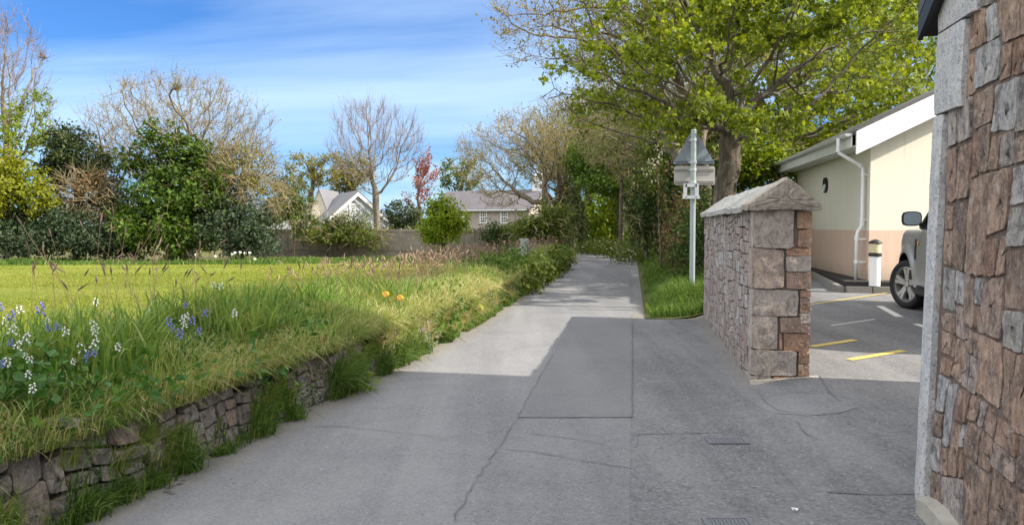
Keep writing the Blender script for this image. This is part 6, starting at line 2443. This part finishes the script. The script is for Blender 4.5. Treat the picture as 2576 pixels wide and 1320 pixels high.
make_tree('bare_tree', 'vase shaped leafless tree with fine upright grey twigs in front of the grey house', foot(950, 52), [pblob(940, 370, 52, 125, 120, 3.2), pblob(925, 300, 52, 80, 50, 2.4), pblob(1020, 360, 52, 55, 80, 2)], at(950, 535, 52), 0.22,
          (MAT['bark'], MAT['twig_grey']), TR, BT, natt=2400, step=0.42, infl=3.6, kill=0.5, r_tip=0.0085, twigs=3, tw_len=0.95, tw_r=0.0095, tw_up=0.9, trop=0.22, shell=2.2, tw_bend=0.15)
make_bush('brown_tree', 'rounded brownish budding tree behind the vase shaped one', foot(892, 76), [pblob(892, 432, 76, 48, 42), pblob(870, 460, 76, 40, 35)], 4200, 0.26, MAT['leaf_olive'], TR, BT, stems=0.2, bare=200, bare_len=1.4)
make_tree('copper_tree', 'slim tree with reddish copper leaves right of the vase shaped one', foot(1060, 60), [pblob(1066, 450, 60, 36, 65), pblob(1082, 395, 60, 22, 25), pblob(1040, 500, 60, 30, 35)], at(1060, 540, 60), 0.13, (MAT['bark_dark'], MAT['twig_grey']), TR, BT, natt=260, step=0.45, kill=0.7,
          twigs=4, tw_len=0.8, tw_r=0.013, tw_up=0.7, leaves=1500, leaf=0.19, leaf_mat=MAT['leaf_red'])
make_bush('dark_bush', 'dark evergreen bush between the fence and the copper tree', foot(1008, 55.5), [pblob(1010, 540, 55.5, 45, 42), pblob(985, 555, 55.5, 30, 30), pblob(1045, 550, 55.5, 25, 35)], 3600, 0.17, MAT['leaf_holm'], TR, BT)
make_bush('bright_bush', 'bright yellow green round bush in front of the fence and long house', foot(1115, 45), [pblob(1115, 570, 45, 58, 52), pblob(1105, 520, 45, 35, 28), pblob(1145, 560, 45, 32, 42), pblob(1080, 585, 45, 30, 40)], 6500, 0.17, MAT['leaf_bright'], TR, BT, stems=0.12)
make_tree('sparse_tree', 'sparse green tree behind the long house ridge', foot(1150, 84), [pblob(1150, 440, 84, 50, 40), pblob(1190, 450, 84, 35, 35)], at(1155, 510, 84), 0.25, (MAT['bark_dark'], MAT['twig_olive']), TR, BT, natt=300, step=0.7, kill=1.1, infl=4, twigs=4, tw_len=1.1, tw_r=0.02, leaves=2300, leaf=0.28, leaf_mat=MAT['leaf_mid'])
make_tree('bare_tree', 'wide crooked leafless tree spreading over the long house roof', foot(1392, 40), [pblob(1235, 410, 43, 105, 85, 3.0), pblob(1310, 350, 42, 95, 75, 3.0), pblob(1395, 380, 40, 60, 80, 2.5), pblob(1260, 490, 42, 80, 40, 2)], at(1378, 505, 40), 0.22,
          (MAT['bark_dark'], MAT['twig_tan']), TR, BT, natt=2800, step=0.38, infl=3.0, kill=0.47, r_tip=0.008, twigs=4, tw_len=0.75, tw_r=0.009, tw_up=0.45, shell=1.5, leaves=3200, leaf=0.10, leaf_mat=MAT['leaf_olive'])
make_bush('green_bush', 'dark green bush leaning over the bank beside the lane mouth', foot(1362, 34), [pblob(1350, 565, 34, 55, 38), pblob(1390, 545, 34, 40, 40), pblob(1318, 585, 34.5, 38, 28), pblob(1400, 590, 34, 25, 25)], 6500, 0.12, MAT['leaf_mid'], TR, BT, stems=0.1, bare=90)
make_bush('ivy_clump', 'ivy clump climbing over the right end of the fence', foot(1265, 47), [pblob(1270, 585, 47.5, 45, 22), pblob(1230, 590, 47.5, 25, 25)], 1900, 0.15, MAT['leaf_ivy'], TR, BT)

# along the lane
LT = 'ivy clad trees along the right side of the lane'
lane = [(20.5, 1.75, 8.5, 'first ivy clad tree beyond the brown hedge'), (24.5, 1.9, 8.0, 'second ivy clad tree along the lane'), (28.5, 1.6, 8.2, 'third ivy clad tree along the lane'), (33, 2.1, 8.0, 'fourth ivy clad tree along the lane, before the bend'),
        (37.5, 2.6, 7.6, 'pale leaning trunk at the inside of the lane bend'), (41, 4.2, 7.5, 'slim trunk standing beyond the lane bend'), (44, 5.8, 8.0, 'farthest thick trunk closing the view down the lane')]
for k, (Y, u, hh_, lb) in enumerate(lane):
    x = 0.154 * Y + u
    b_ = (x, Y, gz(x, Y) - 0.05)
    make_tree('lane_tree', lb, b_, [(x - 0.9, Y + 0.3, hh_ * 0.66, 2.4, 2.3, 1.7), (x + 0.6, Y, hh_ * 0.85, 2.3, 2.3, 1.9), (x - 2.2, Y - 0.4, hh_ * 0.52, 1.7, 1.8, 0.9), (x - 1.8, Y, hh_ * 0.8, 2.2, 2.2, 1.6)], (x - 0.15 + 0.4 * (k % 3 - 1), Y, hh_ * 0.36), 0.20 + 0.03 * (k % 3),
              (MAT['bark'], MAT['twig_olive'] if k % 2 else MAT['twig_tan']), TR, LT, natt=1700, step=0.30, infl=2.6, kill=0.42, r_tip=0.007, twigs=4, tw_len=0.55, tw_r=0.0065, tw_up=0.25, leaves=3600, leaf=0.10, leaf_mat=MAT['leaf_mid'] if k < 4 else MAT['leaf_bright'], ivy=2600 if k < 4 else 900, ivy_top=1.0)
for k, (px, Y, lb) in enumerate(((1470, 47, 'leaning thin pale trunk left of the far lane'), (1420, 42, 'ivy wrapped trunk at the left of the lane mouth'))):
    x = (px - PCX) / FPX * Y
    make_tree('lane_tree', lb, (x, Y, gz(x, Y) - 0.05), [(x - 0.6, Y, 5.2, 2.2, 2.2, 2.0), (x + 1.2, Y, 6.0, 2.0, 2.2, 2.0)], (x - 0.4, Y, 2.8), 0.2, (MAT['bark_dark'], MAT['twig_olive']), TR, 'trees at the left of the lane mouth', natt=1300, step=0.34, kill=0.45, r_tip=0.008, twigs=4, tw_len=0.6, tw_r=0.008, leaves=3000, leaf=0.13, leaf_mat=MAT['leaf_olive'], ivy=1600, ivy_top=1.0)
for k, (px, Y, lb) in enumerate(((1560, 48, 'dense twiggy tree closing the tunnel behind the dark canopy'), (1640, 44, 'twiggy tree over the lane hedge, right of the dark canopy'), (1480, 55, 'farthest twiggy tree in line with the lane'), (1420, 50, 'twiggy tree left of the lane, beside the long house'))):
    x = (px - PCX) / FPX * Y
    make_tree('lane_tree', lb, (x, Y, gz(x, Y) - 0.05), [pblob(px, 330, Y, 110, 90, 2.5), pblob(px - 60, 400, Y, 80, 70, 2.5), pblob(px + 60, 400, Y, 80, 80, 2.5)], at(px, 470, Y), 0.24, (MAT['bark_dark'], MAT['twig_olive']), TR, 'twiggy trees closing the end of the lane', natt=1900, step=0.36, kill=0.46, r_tip=0.008, twigs=4, tw_len=0.7, tw_r=0.009, leaves=4200, leaf=0.13, leaf_mat=MAT['leaf_olive' if k != 1 else 'leaf_mid'], ivy=900, ivy_top=1.0)
for px, py, Y, rx, ry, n, mt, lb in ((1650, 420, 34, 70, 90, 5200, 'leaf_ivy', 'dark ivy mass over the lane hedge left of the sign'), (1720, 360, 26, 70, 110, 5200, 'leaf_ivy', 'dark ivy mass behind the top of the road sign'),
                                     (1440, 540, 46, 22, 75, 2600, 'leaf_ivy', 'dark ivy column at the left of the lane mouth'), (1625, 510, 30, 45, 85, 4200, 'leaf_ivy', 'dark ivy hedge end closing the right side of the lane tunnel'), (1560, 380, 34, 75, 45, 4200, 'leaf_sycamore', 'leafy bough arching over the lane right of the dark canopy'), (1610, 330, 40, 80, 80, 3800, 'leaf_mid', 'mid green leafy mass above the lane hedge')):
    make_bush('ivy_mass', lb, foot(px, Y), [pblob(px, py, Y, rx, ry), pblob(px - rx * 0.3, py + ry * 0.7, Y, rx * 0.6, ry * 0.6), pblob(px + rx * 0.4, py - ry * 0.5, Y, rx * 0.6, ry * 0.6)], n, 0.13, MAT[mt], TR, None, stems=0.08, bare=120, bare_mat=MAT['twig_olive'], catg='tree')
make_bush('dark_canopy', 'dark green leafy tree hanging low over the far lane', foot(1650, 41), [pblob(1505, 425, 38, 80, 50), pblob(1460, 400, 38, 40, 38), pblob(1565, 445, 38, 55, 45), pblob(1520, 465, 37, 80, 26), pblob(1600, 410, 38, 40, 55)], 15000, 0.16, MAT['leaf_sycamore'], TR, None, stems=0.10, natt=260, catg='tree')
bl = []
for Y in np.arange(19.6, 23.2, 0.7):
    x = 0.154 * Y + 1.35
    bl += [(x, Y, 1.2, 0.40, 0.5, 1.1), (x + 0.1, Y, 2.5, 0.40, 0.5, 0.9)]
make_bush('beech_hedge', 'tall brown beech hedge left of the road sign', (bl[4][0], bl[4][1], 0.2), bl, 9500, 0.085, MAT['leaf_brown'], TR, None, stems=0.06, catg='hedge')
bl = []
for Y in np.arange(24, 38, 1.1):
    x = 0.154 * Y + 1.75
    bl += [(x, Y, 1.1, 0.5, 0.9, 1.0), (x + 0.1, Y, 2.4, 0.5, 0.9, 1.0), (x + 0.3, Y, 3.8, 0.6, 0.9, 1.0)]
make_bush('ivy_hedge', 'tall green ivy hedge running along the right side of the lane', (bl[9][0], bl[9][1], 0.2), bl, 17000, 0.11, MAT['leaf_ivy'], TR, None, stems=0.06, catg='hedge', kind='round')
bl = [((1700 - PCX) / FPX * 16.8 + 0.36 * i + 0.25, 17.0 + 0.55 * i, 1.0 + 0.25 * (i % 2) + 0.1 * i, 0.4, 0.5, 0.95) for i in range(5)]
make_bush('green_hedge', 'dark green hedge right of the sign post, behind the granite wall', (bl[1][0], bl[1][1], 0.2), bl, 5200, 0.09, MAT['leaf_ivy'], TR, None, stems=0.05, catg='hedge')
bl = [pblob(1645, 370, 21.5, 28, 45), pblob(1665, 340, 21.5, 25, 30), pblob(1640, 430, 22, 22, 40)]
hw_root = make_bush('hawthorn', 'hawthorn with white blossom between the beech hedge and the lane trees', foot(1665, 21.5), bl, 2600, 0.08, MAT['leaf_mid'], TR, None, stems=0.06)
p_ = blob_points(bl, 420, TR, 0.6)
v, f, rn = leaf_faces(p_, 0.07 * TR.uniform(0.6, 1.3, len(p_)), TR, 'round', 0.4)
link('blossom', raw(v, [f], rnd=rn), MAT['blossom'], hw_root)
bl = [((px - PCX) / FPX * Y, Y, 0.35, 1.1, 1.0, 0.42) for px, Y in ((1590, 34), (1565, 37), (1545, 40.5), (1510, 42), (1480, 43.5), (1575, 41), (1620, 31))]
rt = make_bush('cow_parsley', 'bank of cow parsley with white flowers at the lane bend', (bl[2][0], bl[2][1], 0), bl, 6500, 0.12, MAT['leaf_mid'], TR, None, stems=0.03, catg='undergrowth')
rt['kind'] = 'stuff'
p_ = blob_points(bl, 420, TR, 0.4)
p_ = p_[p_[:, 2] > 0.35]
v, f, rn = leaf_faces(p_, 0.10 * TR.uniform(0.6, 1.3, len(p_)), TR, 'round', 1.6)
link('blossom', raw(v, [f], rnd=rn), MAT['blossom'], rt)
for px, Y, sy, lb, mt in ((1540, 52, 545, 'sunlit pale green bushes seen through the trunks at the lane bend', 'leaf_bright'), (1600, 60, 520, 'green trees closing the view beyond the lane bend', 'leaf_mid'), (1500, 66, 520, 'pale green tree beyond the lane', 'leaf_bright'), (1700, 62, 470, 'leafy trees behind the lane hedge on the right', 'leaf_mid')):
    make_bush('far_tree', lb, foot(px, Y), [pblob(px, sy, Y, 110, 70), pblob(px - 60, sy + 40, Y, 70, 50), pblob(px + 70, sy - 50, Y, 90, 80), pblob(px, 590, Y, 100, 30)], 5200, 0.30, MAT[mt], TR, None, stems=0.3, catg='tree')
make_bush('far_bush', 'small clipped green bush seen through the gap left of the lane', foot(1412, 50), [pblob(1412, 585, 50, 26, 18)], 900, 0.14, MAT['leaf_bright'], TR, None)

# the near sycamore and its neighbours on the right
Ym = 16.5
mx = (1818 - PCX) / FPX * Ym


def thin_left(pos):
    px = PCX + pos[:, 0] / pos[:, 1] * FPX
    pr_ = np.interp(px, [1250, 1450, 1700, 1850, 2300], [0.35, 0.5, 0.75, 1.0, 1.0])
    return TR.uniform(0, 1, len(pos)) < pr_


make_tree('sycamore', 'large sycamore with bright young leaves spreading over the sign and lane', (mx, Ym, gz(mx, Ym) - 0.05),
          [pblob(1600, 170, 15.5, 230, 130, 2.6), pblob(1850, 20, 16.5, 330, 230, 3.6), pblob(2120, 130, 17, 210, 170, 3.0), pblob(1470, 250, 15.5, 130, 70, 1.6), pblob(1720, 300, 15.2, 170, 60, 1.8), pblob(1930, 310, 15.5, 120, 70, 1.6), pblob(1640, -60, 15.5, 260, 130, 3)],
          at(1838, 300, Ym), 0.24, (MAT['bark_syc'], MAT['twig_dark']), TR, None, natt=3200, step=0.26, infl=2.4, kill=0.42, r_tip=0.0065, twigs=2, tw_len=0.42, tw_r=0.005, tw_up=0.2, trop=0.0, shell=1.6, leaves=28000, leaf=0.10, rosette=0.17, leaf_kind='maple', leaf_mat=MAT['leaf_maple'], leaf_up=0.7, leafz=thin_left, twmax=3)
Yb = 20.5
bx = (1795 - PCX) / FPX * Yb
make_tree('budding_tree', 'budding tree with long bare pale twigs reaching left across the sky', (bx, Yb, gz(bx, Yb) - 0.05), [pblob(1340, 90, 17.5, 110, 100, 1.6), pblob(1480, 60, 18, 160, 140, 2.2), pblob(1620, 10, 18.5, 180, 160, 2.4), pblob(1300, 20, 17.5, 90, 80, 1.2)], at(1760, 300, Yb), 0.13,
          (MAT['bark'], MAT['twig_tan']), TR, None, natt=3200, step=0.26, infl=2.8, kill=0.38, r_tip=0.006, twigs=3, tw_len=0.55, tw_r=0.0055, tw_up=0.45, shell=1.5, leaves=3000, leaf=0.075, leaf_mat=MAT['leaf_olive'], tw_bend=0.3)
for px, Y, ty, lb, bl, nl, mt in ((1958, 24.5, 360, 'second broad trunk with fresh leaves behind the bungalow eave', [pblob(2060, 260, 24.5, 190, 110, 3), pblob(1950, 180, 24.5, 150, 110, 3), pblob(2150, 120, 25, 150, 130, 3), pblob(2220, 270, 25, 110, 80, 2.5)], 8500, 'leaf_maple'),
                                  (2250, 30, 380, 'twiggy half leafless tree behind the bungalow roof', [pblob(2270, 200, 30, 130, 100, 3), pblob(2200, 120, 30, 130, 110, 3), pblob(2340, 150, 30, 90, 130, 3)], 3600, 'leaf_bright')):
    x = (px - PCX) / FPX * Y
    make_tree('roadside_tree', lb, (x, Y, gz(x, Y) - 0.05), bl, at(px + 4, ty - 40, Y), 0.26, (MAT['bark'], MAT['twig_tan']), TR, None, natt=1100, step=0.36, infl=2.8, kill=0.6, twigs=3, tw_len=0.6, tw_r=0.008, tw_up=0.25, leaves=nl, leaf=0.16, leaf_kind='maple', leaf_mat=MAT[mt])
for px, py, Y, rx, ry, n, mt, lb in ((1900, 400, 21.5, 90, 60, 3800, 'leaf_bright', 'leafy understorey between the two broad trunks'), (2010, 370, 27.5, 100, 70, 3200, 'leaf_bright', 'green shrub rising behind the bungalow eave'),
                                     (1740, 420, 23, 80, 90, 3800, 'leaf_mid', 'green shrub behind the road sign'), (1840, 500, 22, 120, 60, 3500, 'leaf_ivy', 'ivy thicket behind the ridge of the granite wall'),
                                     (1780, 330, 27, 150, 110, 4200, 'leaf_mid', 'tall shrub filling in behind the sycamore trunk'), (2110, 330, 31, 170, 110, 4200, 'leaf_mid', 'tall green tree behind the bungalow')):
    make_bush('understorey_shrub', lb, foot(px, Y), [pblob(px, py, Y, rx, ry), pblob(px - rx * 0.4, py + ry * 0.6, Y, rx * 0.7, ry * 0.6), pblob(px + rx * 0.4, py + ry * 0.5, Y, rx * 0.6, ry * 0.6)], n, 0.15, MAT[mt], TR, None, stems=0.08, bare=60)
# distant wood closing the horizon
V, F_, Rn, n0 = [], [], [], 0
n = 9000
px = TR.uniform(-300, 2900, n)
Y = TR.uniform(110, 135, n)
x = (px - PCX) / FPX * Y
top = 2.6 + 1.6 * noise2(x, x * 0, 9, 61) + 0.8 * noise2(x, x * 0, 3, 62)
z = TR.uniform(-1.2, 1, n) * 0
z = -1 + (top + 1) * TR.uniform(0, 1, n) ** 0.7
v, f, rn = leaf_faces(np.stack([x, Y, z], 1), 0.9 * TR.uniform(0.5, 1.3, n), TR, 'oval', 0.4)
o = link('distant_wood', raw(v, [f], rnd=rn), MAT['leaf_mid'])
tag(o, 'distant strip of woodland along the horizon', 'wood', kind='stuff')

# ------------------------------------------------------------------ small litter on the asphalt
for px, py, w, col, nm, lb in ((1997, 1287, 0.035, 'petal_white', 'paper_scrap', 'small white paper scrap on the asphalt near the lower drain cover'), (218, 1288, 0.05, 'leaf_card', 'dry_leaf', 'dry tan leaf lying at the road edge in the lower left')):
    c = ground(px, py)
    mb = MB()
    P = [(c.x + w * 0.6 * math.cos(t) * random.uniform(0.7, 1.1), c.y + w * 0.45 * math.sin(t) * random.uniform(0.7, 1.1), 0.012 + random.uniform(0, 0.012)) for t in np.linspace(0, 2 * math.pi, 9)[:-1]]
    mb.add(P + [(c.x, c.y, 0.008)], [(i, (i + 1) % 8, 8) for i in range(8)])
    if col == 'leaf_card':
        MAT[col] = plain('dry_leaf', (0.45, 0.30, 0.17), 0.8, 0.2)
    tag(mb.build(nm, MAT[col]), lb, 'litter')
